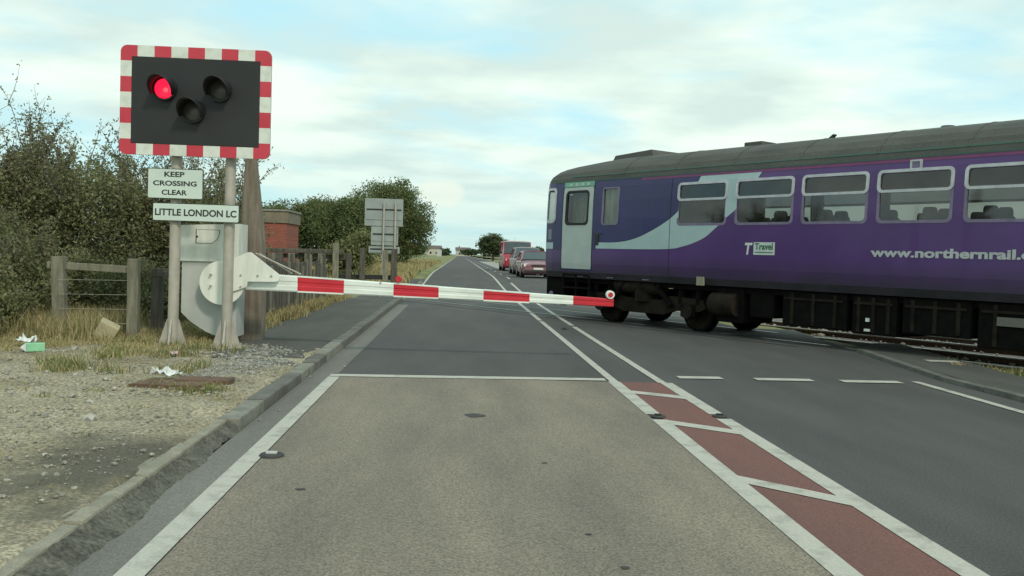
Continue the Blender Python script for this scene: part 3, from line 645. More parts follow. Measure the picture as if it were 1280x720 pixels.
# underneath
def wheelset(x):
    for g in (-1, 1):
        b = MB(); y = g*.735
        b.cyl((x, y-.065, .42), (x, y+.065, .42), .42, under_m, n=28); b.cyl((x, y+g*.066, .42), (x, y+g*.075, .42), .37, under_brown, n=28); b.cyl((x, y-g*.075, .42), (x, y-g*.10, .42), .45, under_m, n=28)
        b.cyl((x, y+g*.07, .42), (x, y+g*.14, .42), .13, under_m, n=16)
        wh = b.build('wheel', train)
    b = MB(); b.cyl((x, -.66, .42), (x, .66, .42), .075, under_m); b.build('axle', train)
def bogie(xc):
    for dx_ in (-1.3, 1.3): wheelset(xc+dx_)
    b = MB()
    for g in (-1, 1):
        y0, y1 = sorted((g*.98, g*1.10))
        b.prism([(xc-1.75, .50), (xc-1.6, .42), (xc-.9, .40), (xc-.6, .30), (xc+.6, .30), (xc+.9, .40), (xc+1.6, .42), (xc+1.75, .50), (xc+1.7, .66), (xc+.8, .70), (xc+.5, .60), (xc-.5, .60), (xc-.8, .70), (xc-1.7, .66)], y0, y1, under_brown)
        for dx_ in (-1.3, 1.3):
            b.cyl((xc+dx_, g*.95, .42), (xc+dx_, g*1.17, .42), .15, under_brown); b.box(xc+dx_-.19, xc+dx_+.19, min(g*1.0, g*1.13), max(g*1.0, g*1.13), .30, .56, under_m, bev=.02)
            for e in (-.24, .24): b.cyl((xc+dx_+e, g*1.04, .56), (xc+dx_+e, g*1.04, .84), .075, under_m)
        b.cyl((xc, g*1.0, .55), (xc, g*1.0, .95), .24, under_brown, n=20)
        b.cyl((xc-.9, g*1.17, .50), (xc-.45, g*1.2, .93), .05, under_m); b.cyl((xc+.9, g*1.17, .50), (xc+.45, g*1.2, .93), .05, under_m)
    b.box(xc-.35, xc+.35, -1.0, 1.0, .45, .8, under_m); b.build('bogie_frame', train)
bogie(S(-13.97)); bogie(S(2.3))
b = MB()
b.box(-HW+.5, HW-.5, -1.15, -1.05, .86, 1.19, under_m); b.box(-HW+.5, HW-.5, 1.05, 1.15, .86, 1.19, under_m); b.build('solebar', train)
b = MB(); b.cyl((S(-14.75), -1.08, .86), (S(-13.4), -1.08, .86), .16, under_brown); b.build('air_tank', train)
b = MB()
for x0, x1, z0, z1, y0, y1 in ((-11.85, -11.2, .28, .95, -1.2, -.3), (-11.1, -10.55, .42, .95, -1.15, -.1)): b.box(S(x0), S(x1), y0, y1, z0, z1, under_m, bev=.04)
b.cyl((S(-11.9), -1.22, .62), (S(-11.3), -1.22, .62), .22, under_brown); b.build('exhaust_silencer', train)
b = MB()
for x0, x1, z0, z1 in ((-10.3, -9.0, .33, .96), (-8.9, -8.1, .30, .96), (-8.0, -6.9, .38, .96), (-6.8, -5.2, .27, .96), (-5.1, -3.2, .33, .96), (-3.0, -1.2, .30, .96)):
    b.box(S(x0), S(x1), -1.22, .9, z0, z1, under_m, bev=.03)
    for k in range(3):
        xq = x0+(x1-x0)*(k+.5)/3; b.box(S(xq-.03), S(xq+.03), -1.245, -1.22, z0+.04, z1-.04, under_brown)
    b.box(S(x0+.06), S(x1-.06), -1.25, -1.22, z1-.16, z1-.12, under_brown)
b.build('underfloor_equipment', train)
b = MB(); b.box(S(-8.62), S(-8.56), -1.26, -1.22, .52, .58, white_paint); b.build('data_label', train); b = MB(); b.box(S(-8.64), S(-8.54), -1.26, -1.22, .36, .40, white_paint); b.build('data_label', train); b = MB(); b.box(S(-6.5), S(-6.1), -1.262, -1.25, .62, .75, mat('data_panel', (.16, .15, .13), rough=.7)); b.build('data_label', train)
# step under the door, front skirt and buffer plate
b = MB()
for z in (.45, .72, 1.02): b.box(S(-16.4), S(-15.5), -1.33, -1.08, z, z+.035, under_m)
for x in (-16.4, -15.95, -15.5): b.box(S(x)-.02, S(x)+.02, -1.31, -1.25, .42, 1.15, under_m)
b.build('step', train)
b = MB(); b.prism([(-HW+.06, .97), (-HW+.12, .35), (S(-16.55), .30), (S(-16.5), .97)], -1.18, -1.06, under_m); b.prism([(-HW+.06, .97), (-HW+.12, .35), (S(-16.55), .30), (S(-16.5), .97)], 1.06, 1.18, under_m); b.box(-HW+.06, -HW+.14, -1.18, 1.18, .30, .97, under_m)
b.cyl((S(-16.95), -1.19, .55), (S(-16.95), -1.22, .55), .07, frame_dull); b.build('front_skirt', train)
b = MB(); b.box(-HW-.35, -HW+.1, -.25, .25, .7, 1.05, under_m, bev=.05)
for g in (-1, 1): b.box(-HW-.03, -HW+.0, g*.45-.3, g*.45+.3, 2.1, 2.95, glass_top)
b.build('coupler', train)

# ------------------------------------------------------------------ crossing signal
sig = empty('crossing_signal', (-3.35, 12.1, .10), 0, 'black wig-wag signal board with striped border, red lamp lit, on two grey posts', 'railway signal')
def L3(x, z): return (x+3.35, z-.10)                             # world x,z -> local
def post(x, zt):
    b = MB(); lx = x+3.35
    b.cyl((lx+.01, 0, .02), (lx+.03, 0, zt-.1), .068, galv, n=20)
    for g in (-1, 1):
        for (ang) in (0, 90):
            M = Matrix.Translation((lx+.01, 0, 0)) @ Matrix.Rotation(R(ang), 4, 'Z')
            b.prism([(g*.06, .0), (g*.19, .0), (g*.17, .06), (g*.075, .36), (g*.06, .36)], -.012, .012, galv, M)
    b.box(lx-.2, lx+.22, -.2, .2, -.03, .022, galv, bev=.006)
    for g in (-1, 1):
        for h in (-1, 1): b.cyl((lx+.01+g*.15, h*.15, .02), (lx+.01+g*.15, h*.15, .055), .018, galv, n=8)
    b.box(lx-.10, lx+.10, .13, .16, .02, .03, galv)
    return b.build('post', sig)
post(-3.72, 3.5); post(-3.03, 3.5)
b = MB(); b.box(-.62, .62, -.45, .35, -.08, -.002, concrete, bev=.02); b.build('concrete_base', sig)
bx0, bx1 = -4.365+3.35, -2.475+3.35; bz0, bz1 = 2.565-.10, 3.945-.10
YB = -.17
b = MB(); po = rrect(bx0, bx1, bz0, bz1, .085, 6)
b.prism(po, YB, YB+.03, galv); b.box(-.85, .75, YB+.03, YB+.14, 2.72, 2.78, galv); b.box(-.85, .75, YB+.03, YB+.14, 3.5, 3.56, galv)
board = b.build('backing_board', sig)
# border blocks: 9 along top and bottom, 7 along the sides
b = MB(); ix0, ix1, iz0, iz1 = bx0+.140, bx1-.140, bz0+.140, bz1-.140
def clipcorner(x0, x1, z0, z1):
    r = .085; p = []
    for cx, cz, sx, sz in ((x1, z1, 1, 1), (x0, z1, -1, 1), (x0, z0, -1, -1), (x1, z0, 1, -1)):
        if abs(cx-(bx1 if sx > 0 else bx0)) < 1e-6 and abs(cz-(bz1 if sz > 0 else bz0)) < 1e-6:
            a0 = math.atan2(sz, sx)-R(45)
            for k in range(7): t = a0+R(90)*k/6; p.append((cx-sx*r+r*math.cos(t), cz-sz*r+r*math.sin(t)))
        else: p.append((cx, cz))
    return p
nx_, nz_ = 9, 7; wx = (bx1-bx0)/nx_; wz = (bz1-bz0)/nz_
for k in range(nx_):
    mt = border_red if k % 2 == 0 else border_white
    for z0, z1 in ((bz0, iz0), (iz1, bz1)): b.prism(clipcorner(bx0+k*wx, bx0+(k+1)*wx, z0, z1), YB-.008, YB, mt)
for k in range(nz_):
    mt = border_red if k % 2 == 0 else border_white
    z0, z1 = max(bz0+k*wz, iz0), min(bz0+(k+1)*wz, iz1)
    if z1 > z0:
        b.prism([(bx0, z0), (ix0, z0), (ix0, z1), (bx0, z1)], YB-.008, YB, mt); b.prism([(ix1, z0), (bx1, z0), (bx1, z1), (ix1, z1)], YB-.008, YB, mt)
b.build('striped_border', board)
b = MB(); b.box(ix0+.003, ix1-.003, YB-.012, YB, iz0+.003, iz1-.003, board_black, bev=.004); b.build('black_screen', board)
lens_red = mat('lens_red_lit', (.8, .01, .02), rough=.3, emit=((1, .012, .05), 1.5)); lens_core = mat('lens_core', (.9, .1, .1), rough=.3, emit=((1, .06, .08), 1.8)); lens_off = mat('lens_unlit', (.12, .112, .112), (.08, .075, .078), rough=.3)
visor_m = mat('visor_black', (.016, .016, .017), rough=.55)
for (x, z, lit) in ((-3.80, 3.405, True), (-3.115, 3.415, False), (-3.44, 3.135, False)):
    lx, lz = x+3.35, z-.10; y = YB-.012
    b = MB(); n = 28; ro, ri = .152, .128
    o_ = [(lx+ro*math.cos(2*PI*k/n), lz+ro*math.sin(2*PI*k/n)) for k in range(n)]; i_ = [(lx+ri*math.cos(2*PI*k/n), lz+ri*math.sin(2*PI*k/n)) for k in range(n)]
    ring(b, o_, i_, y-.055, y, visor_m); hd = b.build('lamp_housing', sig)
    if lit: hd['label'] = 'lit red lamp'
    b = MB(); vs = [(lx, y-.05, lz)]; rr = [(.05, -.048), (.095, -.04), (.128, -.022)]
    for r_, dy_ in rr: vs += [(lx+r_*math.cos(2*PI*k/n), y+dy_, lz+r_*math.sin(2*PI*k/n)) for k in range(n)]
    mt = lens_red if lit else lens_off
    b.geo(vs, [(0, 1+k, 1+(k+1) % n) for k in range(n)]+[(1+j*n+k, 1+j*n+(k+1) % n, 1+(j+1)*n+(k+1) % n, 1+(j+1)*n+k) for j in range(2) for k in range(n)], mt, True)
    b.build('lens', hd)
    if lit:
        b = MB(); b.cyl((lx+.02, y-.054, lz-.02), (lx+.02, y-.050, lz-.02), .03, lens_core, n=16); b.build('lamp_filament', hd)
    b = MB(); n2_ = 26; a0, a1 = R(-28), R(208)                  # open underneath
    for (ra, rb_) in ((.149, .142),):
        vs = []
        for k in range(n2_+1):
            t = a0+(a1-a0)*k/n2_; c_, s_ = math.cos(t), math.sin(t); ln = .10+.24*max(0, .40+.60*s_)
            for rr_ in (ra, rb_):
                vs += [(lx+rr_*c_, y-.05, lz+rr_*s_), (lx+rr_*c_*.97, y-.05-ln, lz+rr_*s_-.03)]
        fs = []
        for k in range(n2_):
            p = 4*k; q = 4*(k+1); fs += [(p, p+1, q+1, q), (p+2, p+3, q+3, q+2), (p+1, p+3, q+3, q+1)]
        b.geo(vs, fs, visor_m, True)
    b.build('visor', hd)
def plate(x0, x1, z0, z1, s, tx, lab):
    b = MB(); lx0, lx1 = x0+3.35, x1+3.35; lz0, lz1 = z0-.1, z1-.1
    b.prism(rrect(lx0, lx1, lz0, lz1, .02, 3), -.115, -.10, ink); b.prism(rrect(lx0+.008, lx1-.008, lz0+.008, lz1-.008, .015, 3), -.119, -.115, sign_face)
    for px in (-.37, .32):
        if lx0 < px < lx1: b.box(px-.09, px+.09, -.10, -.02, (lz0+lz1)/2-.02, (lz0+lz1)/2+.02, galv)
    o = b.build('sign_plate', sig); o['label'] = lab
    for (t, a, c, e, g) in tx: text('sign_lettering', t, a+3.35, c+3.35, e-.1, g-.1, -.1195, ink, o, off=.03, depth=.001)
plate(-4.025, -3.325, 2.020, 2.405, '', [('KEEP', -3.815, -3.560, 2.300, 2.366), ('CROSSING', -3.955, -3.405, 2.185, 2.250), ('CLEAR', -3.845, -3.525, 2.068, 2.134)], 'white plate lettered KEEP CROSSING CLEAR')
plate(-3.955, -2.860, 1.735, 1.965, '', [('LITTLE LONDON LC', -3.925, -2.895, 1.803, 1.893)], 'long white plate lettered LITTLE LONDON LC')

# ------------------------------------------------------------------ barrier machine and boom
bar = empty('level_crossing_barrier', (-3.30, 12.75, .10), 0, 'lowered red and white barrier boom with its pale machine cabinet behind the signal posts', 'barrier')
# cabinet: upper box over a hopper-shaped lower case
X = lambda x: x+3.30
b = MB(); b.prism([(X(-3.76), 1.12), (X(-2.99), 1.12), (X(-2.99), 1.64), (X(-3.76), 1.60)], -.22, .30, cab_white)
cabn = b.build('cabinet', bar)
b = MB(); b.prism([(X(-3.745), .42), (X(-3.62), .30), (X(-3.42), .17), (X(-3.30), .12), (X(-3.01), .10), (X(-3.01), 1.115), (X(-3.745), 1.115)], -.19, .27, cab_grey); b.build('lower_case', bar)
b = MB()
po = [(X(-3.56), 1.36), (X(-3.34), 1.36), (X(-3.27), 1.42), (X(-3.24), 1.50), (X(-3.24), 1.55), (X(-3.56), 1.55)]
cx = sum(p[0] for p in po)/6; cz = sum(p[1] for p in po)/6; pi = [(cx+(p[0]-cx)*.93, cz+(p[1]-cz)*.93) for p in po]
ring(b, po, pi, -.226, -.219, mat('panel_gap', (.13, .14, .13), rough=.7)); b.cyl((X(-3.54), -.235, 1.45), (X(-3.54), -.22, 1.45), .014, ink, n=8)
b.prism(pi, -.228, -.2205, cab_white); b.build('access_panel', cabn)
# pivot disc and arm bracket in front of the cabinet
DY = -.40
b = MB(); c = (X(-3.155), .945-.10)
circ = [(c[0]+.295*math.cos(2*PI*k/40), c[1]+.295*math.sin(2*PI*k/40)) for k in range(40)]
b.prism(circ, DY, DY+.05, cab_white); b.cyl((c[0], DY+.05, c[1]), (c[0], -.18, c[1]), .12, cab_grey)
disc = b.build('pivot_disc', bar)
b = MB(); b.prism([(X(-3.18), 1.10), (X(-2.815), 1.262), (X(-2.775), 1.262), (X(-2.41), .985), (X(-2.385), .945), (X(-2.41), .888), (X(-2.46), .878), (X(-2.81), .872), (X(-2.82), .80), (X(-3.1), .70)], DY-.035, DY-.004, cab_white); br = b.build('boom_bracket', bar)
b = MB()
for x, z in ((-3.03, .95), (-2.90, .955), (-2.68, .955), (-2.50, .955), (-2.9, .80), (-3.1, .78), (-3.3, .95), (-3.3, .80)):
    b.cyl((X(x), DY-.05, z), (X(x), DY-.003, z), .014, galv, n=8)
b.build('bolt', br)
for ob in (disc, br): pass
# the boom: tapered box section with painted bands
xe = [-2.86, -2.13, -1.545, -.875, -.275, .34, .965, 1.545, 2.085]
cols = [boom_white, sign_red, boom_white, sign_red, boom_white, sign_red, boom_white, sign_red]
bands = [(-2.86, -2.17), (-2.17, -1.55), (-1.55, -.885), (-.885, -.275), (-.275, .335), (.335, .965), (.965, 1.565), (1.565, 2.125)]
def bc(x): t = (x+2.86)/4.95; return .975-.155*t-.10*0, .235-.125*t    # centre height, depth of section
b = MB(); yB0, yB1 = DY+.055, DY+.13
for (a, cc), mt in zip(bands, cols):
    vs = []
    for x in (a, cc):
        cz_, hh = bc(x)
        for y_, z_ in ((yB0+.012, -.5), (yB1-.012, -.5), (yB1, -.42), (yB1, .42), (yB1-.012, .5), (yB0+.012, .5), (yB0, .42), (yB0, .15), (yB0+.006, .10), (yB0+.006, -.10), (yB0, -.15), (yB0, -.42)):
            vs.append((X(x), y_, cz_-.10+z_*hh))
    k = 12; b.geo(vs, [(j, (j+1) % k, k+(j+1) % k, k+j) for j in range(k)]+[tuple(range(k)), tuple(range(k, 2*k))], mt)
boom = b.build('boom', bar)
b = MB()
for (a, cc), mt in zip(bands, cols):        # white edges show above and below the red bands
    if mt is sign_red and a < 1.5:
        for sgn in (-1, 1):
            vs = []
            for x in (a+.001, cc-.001):
                cz_, hh = bc(x); z0 = cz_-.1+sgn*hh*.5; z1 = cz_-.1+sgn*(hh*.5-.016)
                vs += [(X(x), yB0-.004, z0+sgn*.003), (X(x), yB1+.004, z0+sgn*.003), (X(x), yB1+.004, z1), (X(x), yB0-.004, z1)]
            b.geo(vs, [(0, 1, 5, 4), (1, 2, 6, 5), (3, 0, 4, 7), (2, 3, 7, 6), (0, 1, 2, 3), (4, 5, 6, 7)], boom_white)
b.build('boom_edge_trim', boom)
b = MB()
for x, dz_ in ((-1.06, .09), (-1.06, -.09)):
    cz_, hh = bc(x); b.cyl((X(x), yB0-.02, cz_-.1+dz_), (X(x), yB0, cz_-.1+dz_), .012, galv, n=8)
b.build('bolt', boom)
for (x, r_, wr) in ((-.82, .042, False), (2.075, .045, True)):
    cz_, hh = bc(x); zc = cz_-.1+hh/2+.055; b = MB()
    b.cyl((X(x), (yB0+yB1)/2, cz_-.1+hh/2-.01), (X(x), (yB0+yB1)/2, zc), .016, boom_white, n=10)
    b.cyl((X(x), yB0-.02, zc), (X(x), yB1, zc), r_+(.012 if wr else .003), boom_white if wr else sign_red, n=24); lm = b.build('boom_lamp', boom)
    b = MB(); b.cyl((X(x), yB0-.034, zc), (X(x), yB0-.0205, zc), r_*(.72 if wr else .9), sign_red, n=24); b.build('lamp_lens', lm)
# tie rods above the boom root
b = MB(); b.cyl((X(-2.74), DY+.1, 1.25), (X(-2.13), DY+.09, .985), .010, galv, n=8); b.cyl((X(-2.70), DY+.13, 1.25), (X(-2.25), DY+.12, .99), .008, galv, n=8); b.build('tie_rod', boom)

# ------------------------------------------------------------------ old timber pole
b = MB(); sect = [(0, .165, -.165), (.6, .16, -.16), (1.45, .145, -.155), (1.8, .105, -.15), (2.6, .02, -.125), (3.35, -.03, -.11)]
# tapered square timber, its right face cut back above chest height
vs = []
for z, xr_, xl_ in sect:
    d_ = (xr_-xl_)/2; vs += [(xl_, -d_, z), (xl_+.02, -d_-.015, z), (xr_-.02, -d_-.015, z), (xr_, -d_, z), (xr_, d_, z), (xl_, d_, z)]
b.geo(vs, [(6*i+j, 6*i+(j+1) % 6, 6*i+6+(j+1) % 6, 6*i+6+j) for i in range(5) for j in range(6)]+[tuple(range(6)), tuple(range(30, 36))], pole_mat)
o = b.build('timber_pole'); o.location = (-2.975, 13.35, .08); tag(o, 'thick tapering weathered timber pole standing behind the barrier cabinet', 'pole')

# ------------------------------------------------------------------ fences
fg = 'timber fences beside the railway'
fn = empty('timber_fence', (-5.5, 13.1, .10), 0, 'low weathered post and rail fence in dry grass left of the signal', 'fence')
def fpost(parent, x, y, w, h, mt=wood_old, tilt=0, z0=-.1):
    b = MB(); b.box(-w/2, w/2, -w/2*.8, w/2*.8, z0, h, mt, Matrix.Translation((x, y, 0)) @ Matrix.Rotation(R(tilt), 4, 'Y'), bev=.012); return b.build('post', parent)
fpost(fn, -.06, 0, .17, 1.12, tilt=-2); fpost(fn, 1.005, -.2, .15, 1.12); fpost(fn, .86, 2.9, .15, 1.12, wood_dark); fpost(fn, 1.15, .35, .15, .98, wood_dark); fpost(fn, 2.3, .4, .13, .95, wood_dark); fpost(fn, -1.6, .6, .15, .9, wood_dark)
b = MB(); M = Matrix.Translation((.35, -.02, .98)) @ Matrix.Rotation(R(1.5), 4, 'Y') @ Matrix.Rotation(R(-8), 4, 'Z'); b.box(-.63, .63, -.03, .03, -.05, .05, wood_old, M, bev=.008); b.build('rail', fn)
b = MB(); b.box(1.08, 2.5, .28, .33, .86, .94, wood_dark, bev=.008); b.build('rail', fn)
b = MB()
for z in (.2, .4, .6, .8): b.cyl((-.06, -.1, z), (1.0, -.25, z+.02), .003, galv, n=5)
b.build('wire', fn)
# vertical-board fence along the footway
rs = random.Random(12)
fb = empty('board_fence', (-3.52, 15.8, .08), 0, 'dark weathered vertical board fence edged with dry grass beside the footway', 'fence')
b = MB(); y = 0
while y < 8.6:
    w = rs.uniform(.13, .2); h = 1.12+rs.uniform(-.1, .08)
    if rs.random() < .85: b.box(-.02, .02, y, y+w, -.1, h, wood_dark if rs.random() < .65 else wood_old, Matrix.Rotation(R(rs.uniform(-2, 2)), 4, 'X'), bev=.004)
    y += w+rs.uniform(.02, .16)
b.build('boards', fb)
for z in (.4, 1.0):
    b = MB(); b.box(-.07, -.021, 0, 8.7, z-.05, z+.05, wood_dark); b.build('rail', fb)
for k in range(5):
    b = MB(); b.box(-.2, -.072, k*2.1, k*2.1+.14, -.1, 1.25, wood_old, bev=.01); b.build('post', fb)
# leaning sleeper-like fence that closes off the line on the far side
fc = empty('sleeper_fence', (-3.9, 33.5, .15), R(8), 'short dark sleeper fence between the board fence and the backs of the road signs', 'fence')
for k, (x, h, w) in enumerate(((-3.6, 1.25, .25), (-2.6, 1.15, .3), (-1.6, 1.3, .28), (-.6, 1.55, .22), (-.15, 1.2, .2), (.35, 1.4, .2), (1.2, 1.35, .2), (1.5, 1.4, .22))): fpost(fc, x, rs.uniform(-.2, .2), w, h, wood_dark if k % 3 else wood_old, tilt=rs.uniform(-2, 2))
b = MB(); b.box(-3.8, -.2, .12, .18, .95, 1.12, wood_dark); b.build('rail', fc)
b = MB(); b.box(-.7, 1.5, .12, .2, .25, .42, black_paint); b.build('rail', fc)
b = MB(); b.box(-3.5, -.3, -.1, .1, 1.15, 1.3, wood_dark, bev=.03); b.build('rail', fc)

# ------------------------------------------------------------------ brick relay hut
def brick_mat():
    mt = bpy.data.materials.new('red_brick'); mt.use_nodes = True; t = mt.node_tree; b = t.nodes['Principled BSDF']; b.inputs['Roughness'].default_value = .9
    co = t.nodes.new('ShaderNodeTexCoord'); mpn = t.nodes.new('ShaderNodeMapping'); mpn.inputs['Rotation'].default_value = (R(90), 0, 0); t.links.new(co.outputs['Object'], mpn.inputs[0])
    br = t.nodes.new('ShaderNodeTexBrick'); br.inputs['Scale'].default_value = 1; br.inputs['Brick Width'].default_value = .23; br.inputs['Row Height'].default_value = .078; br.inputs['Mortar Size'].default_value = .006
    br.inputs['Color1'].default_value = (.30, .07, .04, 1); br.inputs['Color2'].default_value = (.22, .055, .035, 1); br.inputs['Mortar'].default_value = (.22, .17, .14, 1)
    t.links.new(mpn.outputs[0], br.inputs['Vector']); t.links.new(br.outputs[0], b.inputs['Base Color']); return mt
brick = brick_mat(); tanband = mat('hut_fascia', (.22, .185, .13), (.16, .135, .10), rough=.9, scale=3)
hut = empty('brick_relay_hut', (-9.7, 46, .28), R(0), 'small flat-roofed red brick hut with a buff concrete fascia beyond the timber pole', 'hut')
b = MB(); b.box(-1.6, 1.05, 0, 3.4, -.1, 2.42, brick); b.build('wall', hut)
b = MB(); b.box(-1.68, 1.12, -.08, 3.5, 2.42, 3.0, tanband, bev=.02); b.box(-1.74, 1.18, -.14, 3.56, 3.0, 3.09, concrete, bev=.01); b.build('roof', hut)
b = MB(); b.box(-1.3, -.5, -.03, .0, 0, 2.0, wood_dark); b.build('door', hut)

# ------------------------------------------------------------------ backs of the road signs
sback = mat('sign_back_grey', (.33, .37, .35), (.27, .30, .29), rough=.5, metal=.1, scale=2)
rsn = empty('road_sign', (-3.35, 43.2, .28), 0, 'grey backs of stacked road signs on two posts left of the road beyond the crossing', 'road sign')
for dx_ in (-.27, .27): b = MB(); b.cyl((dx_, 0, -.1), (dx_, 0, 3.45), .048, galv); b.build('post', rsn)
for (x0, x1, z0, z1) in ((-1.17, .62, 2.36, 3.65), (-.85, .42, 1.46, 2.33), (-.95, .50, 1.08, 1.40)):
    b = MB(); b.prism(rrect(x0, x1, z0, z1, .04, 3), .07, .085, sback); o = b.build('sign_panel', rsn)
    b = MB()
    for zz in (z0+(z1-z0)*.25, z0+(z1-z0)*.6): b.box(x0+.08, x1-.08, .045, .07, zz-.03, zz+.03, sback if zz < z0+(z1-z0)*.5 else black_paint)
    b.build('bracket', o)

# ------------------------------------------------------------------ litter, stones, studs on the verge
b = MB(); b.box(-.13, .13, -.09, .09, -.13, .13, mat('pale_block', (.52, .46, .29), (.42, .37, .24), rough=.8), Matrix.Rotation(R(20), 4, 'Z') @ Matrix.Rotation(R(28), 4, 'Y') @ Matrix.Rotation(R(15), 4, 'X'), bev=.015)
o = b.build('stone_block'); o.location = (-4.80, 12.75, .22); tag(o, 'tilted pale yellowish block lying in dry grass by the fence post', 'block')
def rock(name, loc, r, mt, label, cat, seed, sc_=(1, .8, .7)):
    bm = bmesh.new(); bmesh.ops.create_icosphere(bm, subdivisions=2, radius=r); q = random.Random(seed)
    for v in bm.verts: v.co = Vector((v.co.x*sc_[0], v.co.y*sc_[1], v.co.z*sc_[2]))*q.uniform(.82, 1.1)
    b = MB(); b.bm(bm, mt); o = b.build(name); o.location = loc; tag(o, label, cat); return o
stone_m = mat('grey_stone', (.33, .33, .31), (.2, .2, .19), rough=.9, scale=20)
rock('rock', (-3.72, 7.02, .14), .085, stone_m, 'largest grey lump of rock alone on the gravel verge', 'rock', 1)
rock('rock', (-3.55, 6.6, .115), .05, mat('brown_stone', (.30, .26, .2), rough=.9), 'smaller brown stone in front of the grey rock', 'rock', 2)
rock('rock', (-3.05, 6.05, .12), .035, mat('pale_stone', (.5, .47, .4), rough=.9), 'small pale stone on the gravel nearer the kerb than the grey rock', 'rock', 3)
paper = mat('white_plastic', (.75, .78, .76), (.55, .58, .57), rough=.6, scale=15)
def crumple(name, loc, w, d, h, mt, label, cat, seed):
    q = random.Random(seed); n = 9; vs = []
    for j in range(n):
        for i in range(n): vs.append(((i/(n-1)-.5)*w*q.uniform(.85, 1.1), (j/(n-1)-.5)*d*q.uniform(.85, 1.1), abs(q.gauss(0, h))+.01))
    b = MB(); b.geo(vs, [(j*n+i, j*n+i+1, (j+1)*n+i+1, (j+1)*n+i) for j in range(n-1) for i in range(n-1)], mt); o = b.build(name, fix=False); o.location = loc; tag(o, label, cat); return o
crumple('plastic_bag', (-2.82, 9.0, .15), .26, .15, .035, paper, 'crumpled white plastic scrap on the rusty plate', 'litter', 5)
b = MB(); rust = mat('rusty_plate', (.17, .10, .065), (.10, .065, .045), rough=.95, scale=9)
b.prism([(-.33, 0), (.37, .0), (.36, .045), (-.31, .03)], -.2, .2, rust, Matrix.Rotation(R(-12), 4, 'Z')); b.box(.0, .52, .05, .30, .0, .055, rust, bev=.01); o = b.build('rusty_plate'); o.location = (-2.68, 8.72, .10); tag(o, 'reddish brown rusty iron cover lying in the gravel near the kerb', 'metal plate')
can = empty('drink_carton', (-5.02, 11.15, .16), R(25), 'pale green drink carton lying at the edge of the dry grass', 'litter')
b = MB(); b.box(-.10, .10, -.05, .05, -.05, .05, mat('carton_green', (.30, .62, .38), (.2, .5, .3), rough=.5), bev=.008); b.build('carton_body', can)
b = MB(); b.prism([(-.10, -.05), (-.10, .05), (-.16, .0)], -.05, .05, paper); b.build('carton_top', can)
crumple('plastic_bag', (-5.28, 11.5, .17), .24, .2, .035, paper, 'greyish white bag caught in the grass behind the green carton', 'litter', 8)
crumple('paper_scrap', (-3.33, 10.9, .13), .09, .07, .02, mat('pink_paper', (.6, .45, .42), rough=.8), 'tiny pinkish scrap of paper in front of the signal posts', 'litter', 9)
crumple('paper_scrap', (-5.5, 10.8, .13), .10, .06, .02, paper, 'tiny white scrap of paper at the far left of the verge', 'litter', 10)
stud_c = mat('stud_casing', (.05, .05, .048), (.03, .03, .03), rough=.8); stud_w = mat('stud_lens', (.5, .5, .48), rough=.3)
def stud(x, y, lab, tot=1):
    e = empty('road_stud', (x, y, zf(x, y)+.009), 0, lab, 'cat\'s eye', 'reflective studs set in the road lines')
    b = MB(); b.cyl((0, 0, 0), (0, 0, .012), .115*tot, stud_c, .10*tot, n=20); b.build('casing', e)
    b = MB(); b.box(-.05*tot, .05*tot, -.03*tot, .03*tot, .012, .026, rubber if tot < .7 else stud_w, bev=.004); b.build('reflector', e)
stud(-1.245, 6.27, 'round cat\'s eye just inside the left edge line, alone in the near lane', .75)
stud(1.83, 8.12, 'cat\'s eye in the gap of the left centre line beside the red strip', .6)
stud(2.42, 8.2, 'cat\'s eye in the gap of the right centre line beside the red strip', .6)
stud(2.1, 17.9, 'small pale cat\'s eye between the double lines near the train', .6)

